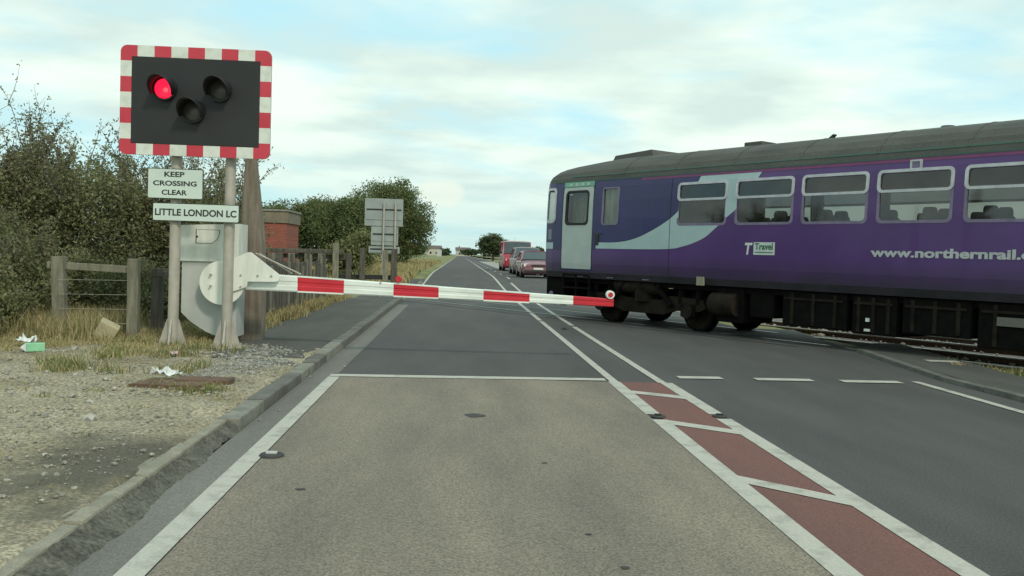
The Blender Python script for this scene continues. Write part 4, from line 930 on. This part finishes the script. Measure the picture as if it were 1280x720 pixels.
# ------------------------------------------------------------------ waiting vehicles
tyre = mat('tyre', (.018, .018, .018), rough=.9); car_glass = mat('car_glass', (.05, .065, .07), (.035, .045, .05), rough=.08, spec=.8); lamp_glass = mat('headlamp', (.75, .75, .72), (.6, .6, .58), rough=.12, spec=.8)
rim_m = mat('wheel_rim', (.4, .4, .4), rough=.4, metal=.6); plate_m = mat('number_plate', (.72, .72, .68), rough=.4); trim = mat('dark_trim', (.025, .025, .027), rough=.6)
def vehicle(name, loc, label, cat, paint, L, W, H, hood, hoodz, scr, belt, rz_, roofm=None, lamp_z=.68, lamp_w=.36, boxy=0, group='vehicles queueing beyond the crossing'):
    """front towards -y; hood = length ahead of the windscreen, scr = length the screen rakes back"""
    v = empty(name, loc, rz_, label, cat, group); hw = W/2
    def loft(st, mt, nm, smooth=True, cap=True):
        b = MB(); vs = []
        for (y, pts) in st: vs += [(x, y, z) for x, z in pts]+[(-x, y, z) for x, z in reversed(pts)]
        n = 2*len(st[0][1])
        b.geo(vs, [(i*n+k, i*n+(k+1) % n, (i+1)*n+(k+1) % n, (i+1)*n+k) for i in range(len(st)-1) for k in range(n)]+[tuple(range(n)), tuple(range((len(st)-1)*n, len(st)*n))], mt); o = b.build(nm, v); return o
    def sec(f, zb, zt, crown=.03): w = hw*f; return [(w*.86, zb), (w*.98, zb+.10), (w, zb+.3), (w*.985, zt-.10), (w*.90, zt-.01), (w*.5, zt+crown*.7), (0.01, zt+crown)]
    y0 = -L/2
    st = [(y0, sec(.80, .30, hoodz*.74)), (y0+.06, sec(.90, .24, hoodz*.84)), (y0+.25, sec(.97, .20, hoodz*.92)), (y0+hood*.6, sec(1, .20, hoodz*.98)), (y0+hood, sec(1, .20, belt)), (0, sec(1, .20, belt)), (L/2-.3, sec(.99, .22, belt)), (L/2-.05, sec(.93, .28, belt-.05)), (L/2, sec(.86, .35, belt-.15))]
    loft(st, paint, 'body')
    tw = hw*(.74 if not boxy else .9); ys0 = y0+hood-.04
    def gs(w0, w1, z0, z1): return [(w0, z0), (w1, z1-.04), (w1*.93, z1), (0.01, z1+.015)]
    g = [(ys0, gs(hw*.93, hw*.90, belt-.02, belt+.06)), (ys0+scr, gs(hw*.94, tw, belt-.02, H-.05)), (L/2-.55, gs(hw*.94, tw, belt-.02, H-.05)), (L/2-.12, gs(hw*.92, hw*.86 if not boxy else tw, belt-.02, belt+.1 if not boxy else H-.06))]
    loft(g, car_glass, 'windows')
    b = MB(); rm = roofm or paint                               # roof skin and pillars
    ya, yb = ys0+scr-.02, L/2-.5
    vs = []
    for y in (ya, ya+.12, (ya+yb)/2, yb): vs += [(-tw-.012, y, H-.11), (-tw*.95, y, H-.03), (-tw*.5, y, H), (tw*.5, y, H), (tw*.95, y, H-.03), (tw+.012, y, H-.11)]
    b.geo(vs, [(i*6+k, i*6+k+1, i*6+7+k, i*6+6+k) for i in range(3) for k in range(5)]+[(0, 1, 2, 3, 4, 5)], rm); b.build('roof', v)
    for s_ in (-1, 1):
        for (pa, pb, w) in (((hw*.93, ys0, belt), (tw+.01, ya+.05, H-.08), .045), ((hw*.945, .15, belt), (tw+.01, .2, H-.08), .045), ((hw*.93, L/2-.35, belt), (tw+.01, L/2-.6, H-.08), .07)):
            b = MB(); b.cyl((s_*pa[0], pa[1], pa[2]), (s_*pb[0], pb[1], pb[2]), w, paint, n=8); b.build('pillar', v)
        b = MB(); lx = s_*hw*.66; b.geo([(lx-lamp_w/2, y0-.005, lamp_z-.075), (lx+lamp_w/2-.02*s_, y0+.07, lamp_z-.06), (lx+lamp_w/2, y0+.10, lamp_z+.09), (lx-lamp_w/2, y0+.03, lamp_z+.07), (lx-lamp_w/2, y0+.2, lamp_z-.07), (lx+lamp_w/2, y0+.3, lamp_z-.06), (lx+lamp_w/2, y0+.3, lamp_z+.08), (lx-lamp_w/2, y0+.2, lamp_z+.07)],
              [(0, 1, 2, 3), (4, 5, 6, 7), (0, 1, 5, 4), (1, 2, 6, 5), (2, 3, 7, 6), (3, 0, 4, 7)], lamp_glass); b.build('headlight', v)
        b = MB(); b.box(s_*(hw+.02)-.02, s_*(hw+.16), ys0+.35, ys0+.45, belt+.0, belt+.14, paint if not boxy else trim, bev=.02) if s_ > 0 else b.box(-(hw+.16), -(hw+.0), ys0+.35, ys0+.45, belt+.0, belt+.14, paint if not boxy else trim, bev=.02); b.build('wing_mirror', v)
        for yw in (y0+.78, L/2-.75):
            xo = s_*(hw-.01); r_ = .31 if H < 1.8 else .34
            b = MB(); b.cyl((xo-s_*.2, yw, r_), (xo+s_*.012, yw, r_), r_, tyre, n=24); w_ = b.build('wheel', v)
            b = MB(); b.cyl((xo+s_*.012, yw, r_), (xo+s_*.02, yw, r_), r_*.62, rim_m, n=16); b.build('rim', w_)
    b = MB(); b.box(-hw*.8, hw*.8, y0-.05, y0+.1, .30, .42, trim, bev=.02); b.build('bumper', v)
    b = MB(); b.box(-hw*.42, hw*.42, y0-.02, y0+.1, lamp_z-.08, lamp_z+.03, trim, bev=.01); b.build('grille', v)
    b = MB(); b.box(-.26, .26, y0-.07, y0-.045, .44, .55, plate_m); b.build('number_plate', v)
    return v
maroon = mat('maroon_paint', (.30, .14, .16), (.22, .09, .11), rough=.25, coat=.5, scale=2); red_van = mat('red_van_paint', (.40, .03, .05), (.34, .025, .04), rough=.3, coat=.3, scale=2); silver_m = mat('silver_red_paint', (.28, .20, .21), (.22, .15, .16), rough=.25, metal=.3, scale=2); pinkwhite = mat('pale_roof', (.62, .52, .52), rough=.4)
vehicle('hatchback_car', (4.12, 50.2, .287), 'dusty pale maroon hatchback with a white number plate, first in the queue facing the barrier', 'car', maroon, 4.1, 1.76, 1.46, 1.05, .88, .75, .93, R(1))
vehicle('people_carrier', (4.18, 57.6, .287), 'grey-red people carrier with a big pale windscreen, between the maroon car and the red van', 'car', silver_m, 4.4, 1.85, 1.72, .85, 1.05, .85, 1.05, R(1), roofm=mat('silver_roof', (.45, .47, .47), rough=.35))
tv = vehicle('red_van', (4.27, 70.5, .287), 'tall red van with a pale roof edge standing behind the people carrier', 'van', red_van, 5.4, 2.2, 2.28, .75, 1.15, .5, 1.30, R(1), roofm=pinkwhite, boxy=1, lamp_z=.85)
b = MB(); b.cyl((-.1, -.4, 2.26), (-.1, -.4, 2.56), .05, white_paint, .02, n=8); b.build('roof_beacon', tv)

# ------------------------------------------------------------------ far roadside boards and buildings
def board_sign(x, y, w, h, z, label, mt, cat='sign'):
    e = empty('roadside_board', (x, y, .28), 0, label, cat)
    b = MB(); b.box(-w/2, w/2, -.03, .03, z, z+h, mt, bev=.01); b.build('sign_panel', e)
    for dx_ in (-w*.35, w*.35): b = MB(); b.cyl((dx_, .06, -.1), (dx_, .06, z+h), .05, galv, n=10); b.build('post', e)
pale_b = mat('pale_board', (.5, .52, .48), (.42, .44, .4), rough=.6)
board_sign(9.5, 300, 2.1, 2.0, 1.2, 'larger pale roadside board standing just left of the red van', pale_b)
board_sign(7.2, 300, .6, 2.2, .8, 'slim pale roadside board left of the larger pale board', pale_b)
board_sign(-5.9, 260, 1.4, 1.9, .4, 'pale sign on the left verge far down the road', pale_b)
hm = mat('render_wall', (.5, .47, .4), (.42, .4, .34), rough=.9); slate = mat('slate_roof', (.14, .12, .11), rough=.9)
def house(x, y, w, d, h, label, mt=hm):
    e = empty('distant_house', (x, y, .28), 0, label, 'house', 'buildings on the skyline')
    b = MB(); b.box(-w/2, w/2, 0, d, -.2, h, mt); b.build('wall', e)
    b = MB(); M = Matrix.Rotation(0, 4, 'Z'); b.geo([(-w/2-.3, -.3, h), (w/2+.3, -.3, h), (w/2+.3, d+.3, h), (-w/2-.3, d+.3, h), (-w/2-.3, d/2, h+w*.22), (w/2+.3, d/2, h+w*.22)], [(0, 1, 5, 4), (2, 3, 4, 5), (0, 3, 4), (1, 2, 5), (0, 1, 2, 3)], slate); rf_ = b.build('roof', e)
    b = MB(); b.box(-w*.3, -w*.3+.7, d/2-.3, d/2+.3, h, h+w*.22+.9, brick); b.build('chimney', rf_)
    for k in (-.28, .12): b = MB(); b.box(k*w, k*w+1.1, -.04, .0, 1, 2.2, glass_top); b.build('window', e)
house(-16, 560, 9, 7, 4.2, 'pale house on the skyline left of the road end')
house(2, 620, 10, 7, 3.8, 'low pale house on the skyline right of the road end')
house(33, 520, 9, 7, 3.6, 'low pale house on the skyline behind the round far tree')

# ------------------------------------------------------------------ vegetation
def fast_mesh(name, quads, mt, parent=None, tri=False):
    k = quads.shape[1]; n = len(quads); me = bpy.data.meshes.new(name)
    me.vertices.add(n*k); me.vertices.foreach_set('co', quads.reshape(-1).astype(np.float32))
    me.loops.add(n*k); me.loops.foreach_set('vertex_index', np.arange(n*k, dtype=np.int32))
    me.polygons.add(n); me.polygons.foreach_set('loop_start', np.arange(0, n*k, k, dtype=np.int32)); me.polygons.foreach_set('loop_total', np.full(n, k, dtype=np.int32))
    mts = mt if isinstance(mt, list) else [mt]
    for q in mts: me.materials.append(q)
    if len(mts) > 1: me.polygons.foreach_set('material_index', np.random.RandomState(n).choice(len(mts), n, p=[.6]+[.4/(len(mts)-1)]*(len(mts)-1)).astype(np.int32))
    me.update(); me.validate(); o = bpy.data.objects.new(name, me); col.objects.link(o)
    if parent: o.parent = parent
    return o
def leaves(rs, P, size, asp=.55):
    """one small four-sided leaf at every point of P"""
    n = len(P); a = rs.normal(size=(n, 3)); a /= np.linalg.norm(a, axis=1)[:, None]; b_ = rs.normal(size=(n, 3)); b_ -= (a*b_).sum(1)[:, None]*a; b_ /= np.linalg.norm(b_, axis=1)[:, None]
    s = (size*rs.uniform(.6, 1.35, n))[:, None]; a = a*s; b_ = b_*s*asp
    return np.stack([P-a, P+b_*.9, P+a, P-b_*.9], 1)
def foliage_points(rs, blobs, n, clump=.22, shell=.45):
    vol = np.array([r[0]*r[1]*r[2] for _, r in blobs])**.75; w = vol/vol.sum(); out_ = []
    for (c, r), f in zip(blobs, w):
        nc = max(6, int(n*f/60)); d = rs.normal(size=(nc, 3)); d /= np.linalg.norm(d, axis=1)[:, None]; rad = shell+(1-shell)*rs.uniform(size=nc)**.6
        bump_ = 1+.16*np.sin(d[:, 0]*5+c[0]*3)+.14*np.sin(d[:, 2]*6+c[1])+.1*np.sin(d[:, 1]*9)
        C = np.array(c)+d*(rad*bump_)[:, None]*np.array(r)
        m_ = 60; p = np.repeat(C, m_, 0)+np.clip(rs.normal(size=(nc*m_, 3)), -1.7, 1.7)*np.repeat(rs.uniform(.5, 1.4, nc)*clump, m_)[:, None]*np.array([1, 1, .75]); out_.append(p)
    return np.concatenate(out_)
hedge_l = leaf_mat('hedge_leaves', (.20, .215, .09), (.09, .105, .045), (.33, .33, .17)); hedge_b = leaf_mat('hedge_leaves_grey', (.25, .24, .14), (.13, .125, .07), (.33, .315, .20))
tree_l = leaf_mat('tree_leaves', (.13, .175, .07), (.07, .10, .04), (.21, .25, .11)); tree_b = leaf_mat('tree_leaves_olive', (.20, .205, .09), (.11, .12, .05), (.28, .28, .14))
far_l = leaf_mat('distant_leaves', (.06, .075, .045), (.04, .05, .03), (.09, .10, .06)); bark = mat('bark', (.13, .105, .08), (.07, .055, .04), rough=1, scale=6, bump=.5)
twig_m = mat('twig_bark', (.15, .12, .10), (.09, .07, .06), rough=1)
def limb(b, p, d, L_, r, rs, mt, depth=0, n=5):
    p = np.array(p, float); d = np.array(d, float); d /= np.linalg.norm(d); pts = [p]
    for k in range(n):
        d = d+rs.normal(size=3)*.13+np.array([0, 0, .03]); d /= np.linalg.norm(d); pts.append(pts[-1]+d*L_/n)
    for k in range(n): b.cyl(pts[k], pts[k+1], r*(1-k/n*.75), mt, r*(1-(k+1)/n*.75), n=5 if r < .05 else 9, cap=False)
    return pts
def bush(name, x, y, z, blobs, n, size, label, cat='bush', group=None, mats=None, whips=0, trunk=None, clump=.17, seed=1, whip_h=.6):
    rs = np.random.RandomState(seed); e = empty(name, (x, y, z), 0, label, cat, group)
    P = foliage_points(rs, blobs, n, clump); P = P[P[:, 2] > .02]
    b = MB(); top = []
    if trunk:
        h, r = trunk; pts = limb(b, (0, 0, -.2), (.03, 0, 1), h, r, rs, bark, n=6)
        for k in range(9):
            q = pts[2+k % 4]; c = blobs[k % len(blobs)][0]; limb(b, q, np.array(c)-q, np.linalg.norm(np.array(c)-q)*1.05, r*.4, rs, bark)
    else:
        for c, r in blobs:
            for k in range(5): q = np.array([c[0]*.8+rs.uniform(-.3, .3), c[1]*.8, 0]); t_ = np.array(c)+rs.normal(size=3)*np.array(r)*.5; limb(b, q, t_-q, np.linalg.norm(t_-q), .03, rs, twig_m)
    b.build('trunk' if trunk else 'branches', e)
    if whips:
        wb = MB(); extra = []
        for k in range(whips):
            c, r = blobs[rs.randint(len(blobs))]; an = rs.uniform(0, 6.28); q = np.array(c)+np.array([math.cos(an)*r[0]*.7, math.sin(an)*r[1]*.7, r[2]*.72]); L_ = whip_h*rs.uniform(.4, 1.5)
            pts = limb(wb, q, (rs.normal()*.35, rs.normal()*.3, 1), L_, .011, rs, twig_m)
            for a_, c_ in zip(pts[:-1], pts[1:]):
                for j in range(7): extra.append(a_+(c_-a_)*rs.uniform()+rs.normal(size=3)*.035)
                if rs.uniform() < .6:
                    sp_ = limb(wb, a_, (rs.normal(), rs.normal(), .8), L_*.4, .006, rs, twig_m, n=3)
                    for u_ in sp_:
                        for j in range(4): extra.append(u_+rs.normal(size=3)*.04)
        wb.build('twigs', e); fast_mesh('twig_leaves', leaves(rs, np.array(extra), size*1.0), [hedge_b, hedge_l], e)
    fast_mesh('crown' if trunk else 'foliage', leaves(rs, P, size), mats or [hedge_l, hedge_b], e)
    return e
hg = 'overgrown hawthorn thicket behind the timber fence'
bush('hawthorn_bush', -9.0, 16.2, .1, [((0, 0, 1.2), (1.6, 1.3, 1.35)), ((-.3, .2, 2.1), (1.2, 1.1, .9)), ((.9, .3, 1.9), (.9, .9, .85))], 60000, .030, 'tall twiggy hawthorn at the far left edge with the highest bare shoots', 'bush', hg, whips=70, seed=11, whip_h=1.15)
bush('hawthorn_bush', -6.9, 16.8, .1, [((0, 0, 1.1), (1.5, 1.3, 1.25)), ((.1, .1, 2.0), (1.2, 1.1, .78)), ((-.8, 0, 1.95), (.8, .8, .8))], 60000, .030, 'broad olive green hawthorn rising behind the fence rail', 'bush', hg, whips=80, seed=12, whip_h=.75)
bush('hawthorn_bush', -5.2, 17.9, .1, [((0, 0, 1.1), (1.3, 1.2, 1.3)), ((-.5, .1, 1.85), (.9, 1.0, .70)), ((.5, 0, 1.5), (.8, .8, .65))], 60000, .030, 'darker hawthorn below the left edge of the signal board', 'bush', hg, whips=80, seed=13, whip_h=.95)
bush('hawthorn_bush', -5.75, 20.5, .1, [((0, 0, 1.0), (1.0, 1.1, 1.1)), ((-.1, 0, 1.8), (.7, .8, .62))], 34000, .030, 'low dark hawthorn showing between the two signal posts', 'bush', hg, whips=18, seed=14, whip_h=.4)
bush('hawthorn_bush', -12.0, 17.5, .1, [((0, 0, 1.5), (1.9, 1.6, 1.7)), ((.3, 0, 2.6), (1.3, 1.2, .9))], 16000, .07, 'hawthorn bush continuing the thicket outside the left edge of the picture', 'bush', hg, whips=25, seed=15)
bush('bramble_bush', -6.75, 14.1, .1, [((0, 0, .55), (.9, .7, .75)), ((-.7, .1, .9), (.8, .7, .9))], 30000, .028, 'low tangled bramble leaning into the grass left of the fence post', 'bush', None, whips=30, seed=16, whip_h=.5)
bush('bramble_bush', -5.4, 15.0, .1, [((0, 0, .45), (.9, .5, .55)), ((-.9, .1, .5), (.7, .5, .6)), ((.6, 0, .35), (.5, .4, .4))], 26000, .028, 'low dark bramble tangled behind the two fence posts', 'bush', None, whips=26, seed=18, whip_h=.35)
bush('bramble_bush', -6.55, 12.75, .1, [((0, 0, .4), (.55, .45, .5)), ((-.45, 0, .6), (.6, .5, .6))], 24000, .028, 'ragged bramble at the left edge of the verge nearest the camera', 'bush', None, whips=22, seed=17, whip_h=.45)
tg = 'trees left of the road beyond the crossing'
TM = [tree_l, tree_b]
bush('leafy_tree', -10.2, 62, .28, [((0, 0, 2.2), (2.2, 2, 2.0)), ((-.8, 0, 3.1), (1.6, 1.5, 1.3)), ((1.0, 0, 3.4), (1.5, 1.5, 1.3))], 40000, .075, 'rounded bushy tree directly right of the brick hut', 'tree', tg, TM, trunk=(3, .16), clump=.3, seed=21)
bush('leafy_tree', -7.3, 60, .28, [((0, 0, 2.1), (1.9, 2, 2.0)), ((.4, 0, 3.5), (1.6, 1.5, 1.4)), ((-.9, 0, 3.2), (1.3, 1.3, 1.1))], 40000, .075, 'middle tree of the group, with a yellowish lower side, left of the grey sign backs', 'tree', tg, TM, trunk=(3, .16), clump=.3, seed=22)
bush('leafy_tree', -5.2, 70, .28, [((0, 0, 3.0), (2.2, 2, 2.3)), ((-.2, 0, 5.0), (1.9, 1.6, 1.7)), ((.9, 0, 3.9), (1.6, 1.6, 1.6)), ((1.8, 0, 2.6), (1.1, 1.2, 1.5)), ((-1.4, 0, 3.8), (1.4, 1.4, 1.5))], 60000, .08, 'tallest leafy tree rising behind the grey sign backs', 'tree', tg, TM, trunk=(4.5, .22), clump=.32, seed=23)
bush('leafy_tree', -13.6, 64, .28, [((0, 0, 2.0), (2.4, 2, 2.0)), ((.5, 0, 3.0), (1.6, 1.5, 1.2))], 15000, .10, 'tree hidden behind the brick hut and the timber pole', 'tree', tg, TM, trunk=(3, .16), clump=.3, seed=24)
bush('elder_bush', -5.6, 48, .28, [((0, 0, .8), (1.0, 1, 1.0)), ((.5, 0, 1.4), (.7, .7, .7))], 7000, .09, 'yellow-green elder scrub at the foot of the trees left of the sign posts', 'bush', None, [tree_b, hedge_l], clump=.25, seed=25)
bush('round_tree', 6.9, 190, .28, [((0, 0, 3.2), (2.2, 2, 1.9)), ((-1.6, 0, 3.0), (1.5, 1.5, 1.5)), ((1.5, 0, 3.2), (1.5, 1.5, 1.5)), ((.2, 0, 4.3), (1.8, 1.5, 1.1))], 9000, .22, 'round dark tree on the skyline above the pale roadside boards', 'tree', None, [far_l, tree_l], trunk=(3, .3), clump=.45, seed=26)
rs_ = random.Random(31)
for k, (x, y, r, h, lb) in enumerate(((-19.5, 420, 3.4, 5.0, 'small dark tree on the skyline at the left road verge'), (-31, 480, 4, 3.2, 'low dark tree on the skyline left of the pale house'), (-9, 520, 3, 4.2, 'thin skyline tree immediately right of the pale sign'), (7, 560, 6, 4.8, 'wide hazy skyline tree right of the road end'), (19, 540, 6.5, 5.4, 'broad hazy skyline tree left of the round dark tree'), (27, 330, 3.0, 4.6, 'skyline tree partly behind the red van roof'), (53, 400, 4, 6.5, 'skyline tree peeping over the maroon car roof'))):
    bush('distant_tree', x, y, .28, [((0, 0, h*.5), (r, r, h*.42)), ((r*.5, 0, h*.6), (r*.6, r*.6, h*.33)), ((-r*.5, 0, h*.45), (r*.6, r*.6, h*.33))], 2200, .5, lb, 'tree', 'trees on the skyline', [far_l, tree_l], trunk=(h*.5, .3), clump=.7, seed=40+k)
# far hedgerow that reads as one dark line
rs = np.random.RandomState(8); n = 9000
P = np.stack([np.concatenate([rs.uniform(-420, -6, n//2), rs.uniform(14, 420, n//2)]), 640+rs.normal(size=n)*8, .28+np.abs(rs.normal(size=n))*1.25], 1)
tag(fast_mesh('hedgerow', leaves(rs, P, .8), far_l), 'long low dark hedgerow along the skyline', 'hedge', kind='stuff')

# grasses
dry = mat('dry_grass', (.42, .34, .17), (.28, .23, .11), rough=.9, scale=2, spec=.2); grn = mat('green_grass', (.17, .20, .07), (.10, .13, .045), rough=.9, scale=2, spec=.2); straw = mat('straw', (.52, .44, .26), (.38, .32, .18), rough=.9, scale=2, spec=.2)
def grass(name, pts_fn, n, h, w, mts, label, lean=.5, seed=1, hv=None):
    rs = np.random.RandomState(seed); xy = pts_fn(rs, n); n = len(xy); z = ground_z(xy[:, 0], xy[:, 1])-.01
    hh = h*rs.uniform(.35, 1.25, n)*(hv(xy) if hv is not None else 1); a = rs.uniform(0, 6.283, n); ln = np.abs(rs.normal(size=n))*lean*hh; b0 = np.stack([xy[:, 0], xy[:, 1], z], 1)
    ww = w*rs.uniform(.6, 1.4, n); t = rs.uniform(0, 6.283, n); s = np.stack([np.cos(t)*ww, np.sin(t)*ww, 0*t], 1); d = np.stack([np.cos(a)*ln, np.sin(a)*ln, hh], 1)
    midp = b0+d*np.array([.35, .35, .62]); tip = b0+d
    q = np.concatenate([np.stack([b0-s, b0+s, midp+s*.7, midp-s*.7], 1), np.stack([midp-s*.7, midp+s*.7, tip+s*.08, tip-s*.08], 1)])
    tag(fast_mesh(name, q, mts), label, 'grass', kind='stuff')
def area(x0, x1, y0, y1, nclump=None, sp=.08, keep=None):
    def f(rs, n):
        if nclump:
            c = np.stack([rs.uniform(x0, x1, nclump), rs.uniform(y0, y1, nclump)], 1); p = c[rs.randint(nclump, size=n)]+rs.normal(size=(n, 2))*sp
        else: p = np.stack([rs.uniform(x0, x1, n), rs.uniform(y0, y1, n)], 1)
        return p[keep(p)] if keep is not None else p
    return f
GS = [dry, grn, straw]
dk = lambda p: (p[:, 0]*CP+p[:, 1]*SP)
edge = lambda p: p[:, 1] > 11.3+.45*np.sin(p[:, 0]*2.3)+.3*np.sin(p[:, 0]*5.1)
grass('verge_grass', area(-11, -3.3, 10.9, 15.5, 1500, .16, lambda p: edge(p)), 90000, .14, .005, GS, 'dry yellow grass along the foot of the timber fence', seed=1, hv=lambda p: .35+.65*np.clip((p[:, 1]-11.6)/1.5, 0, 1))
grass('tall_dry_grass', area(-11, -4.9, 12.5, 15.5, 1500, .16), 26000, .36, .004, [dry, grn, straw], 'tall pale grass stems tangled around the fence and brambles', lean=.35, seed=2)
grass('verge_grass', area(-8, -3.6, 15.2, 24, 400, .15, lambda p: (dk(p) < 13)), 26000, .28, .008, GS, 'dry grass behind the pole and under the board fence', seed=3)
grass('verge_grass', area(-3.62, -3.1, 13.2, 26, 160, .06), 12000, .16, .007, GS, 'narrow fringe of yellow grass between the footway and the board fence', seed=4)
grass('weed_tufts', area(-4.6, -2.5, 9.5, 12.3, 30, .10, lambda p: p[:, 0] < -2.7), 2600, .12, .005, [grn, dry, straw], 'small green weed tufts around the signal post bases', seed=5)
grass('weed_tufts', area(-5.2, -2.0, 4.2, 9.5, 40, .06), 1300, .04, .004, [grn, dry], 'tiny weed tufts in the gravel verge', seed=6, lean=.9)
grass('verge_grass', area(-2.9, -2.2, 8.35, 8.7, 5, .08), 700, .07, .004, [grn, dry], 'weeds beside the rusty plate', seed=61, lean=.9)
grass('verge_grass', area(7.6, 14, 9.5, 14, 260, .1, lambda p: (dk(p) < 13.9)), 24000, .13, .006, [grn, dry, straw], 'yellow-green grass patch between the right footway and the railway', seed=7)
grass('verge_grass', area(6.5, 12, 9.5, 20, 50, .06, lambda p: (dk(p) < 13.6) & (dk(p) > 12.6) | (dk(p) > 16) & (dk(p) < 16.9)), 5000, .10, .006, [dry, grn, straw], 'sparse dry weeds along the rails on the right', seed=8)
grass('verge_grass', area(-16, -2.0, 40, 110, 2500, .5, lambda p: (p[:, 0] < -2.2-.0*p[:, 1])), 60000, .35, .02, [dry, grn, straw], 'long dry verge grass left of the road beyond the crossing', seed=9)
grass('verge_grass', area(-6, -2.1, 26, 40, 200, .15, lambda p: (dk(p) > 20.4)), 9000, .35, .012, [dry, grn, straw], 'dry grass around the sleeper fence', seed=10)
grass('verge_grass', area(6.3, 26, 64, 150, 900, .6), 20000, .22, .03, [grn, dry], 'green verge grass right of the road behind the queue', seed=11)

# loose gravel: stones scattered over the dirt and along the track
def stones(name, pts_fn, n, r, mts, label, zo, seed):
    rs = np.random.RandomState(seed); xy = pts_fn(rs, n); n = len(xy); z = gz(xy[:, 0], xy[:, 1])+zo
    bmi = bmesh.new(); bmesh.ops.create_icosphere(bmi, subdivisions=1, radius=1); bmi.verts.index_update(); bmi.verts.ensure_lookup_table()
    base = np.array([v.co[:] for v in bmi.verts])*np.array([1, .8, .55]); tri = np.array([[v.index for v in f.verts] for f in bmi.faces]); bmi.free(); s = r*np.exp(rs.normal(size=n)*.45)
    V = base[None]*rs.uniform(.72, 1.2, (n, len(base), 1))*s[:, None, None]; a = rs.uniform(0, 6.3, n); c_, s_ = np.cos(a)[:, None], np.sin(a)[:, None]
    V = np.stack([V[..., 0]*c_-V[..., 1]*s_, V[..., 0]*s_+V[..., 1]*c_, V[..., 2]], -1)+np.stack([xy[:, 0], xy[:, 1], z], 1)[:, None]
    tag(fast_mesh(name, V[:, tri].reshape(-1, 3, 3), mts), label, 'gravel', kind='stuff')
g1 = mat('gravel_buff', (.36, .33, .26), (.24, .215, .16), rough=.95, scale=9); g2 = mat('gravel_grey', (.27, .27, .25), (.15, .15, .14), rough=.95, scale=9); g3 = mat('gravel_white', (.46, .44, .38), (.33, .31, .26), rough=.95, scale=9)
stones('gravel', area(-8.5, -1.95, 2.5, 11.8), 12000, .007, [g1, g2], 'fine gravel on the dirt verge', .010, 1)
stones('gravel', area(-8.5, -1.95, 2.5, 11.8, 500, .22), 3600, .014, [g1, g2, g3], 'coarser stones on the dirt verge', .012, 2)
stones('gravel', area(-8.5, -2.0, 3.0, 11.5), 150, .024, [g3, g1, g2], 'scattered larger stones on the dirt verge', .02, 22)
stones('gravel', area(-2.75, -2.0, 9.2, 11.2, 60, .15), 1800, .011, [g2, g1, g3], 'pale chippings where the footway breaks up', .014, 3)
stones('gravel', area(-3.6, -2.3, 11.3, 12.4, 30, .14), 1100, .012, [g2, g3, g1], 'white chippings round the signal post bases', .014, 4)
stones('ballast_stones', area(-16, 14, 8, 44, None, .1, lambda p: (dk(p) > 12.6) & (dk(p) < 20.2) & ((p[:, 0] < -3.25) | (p[:, 0] > 7.0))), 16000, .035, [g2, g1], 'ballast stones beside the rails', -.10, 5)
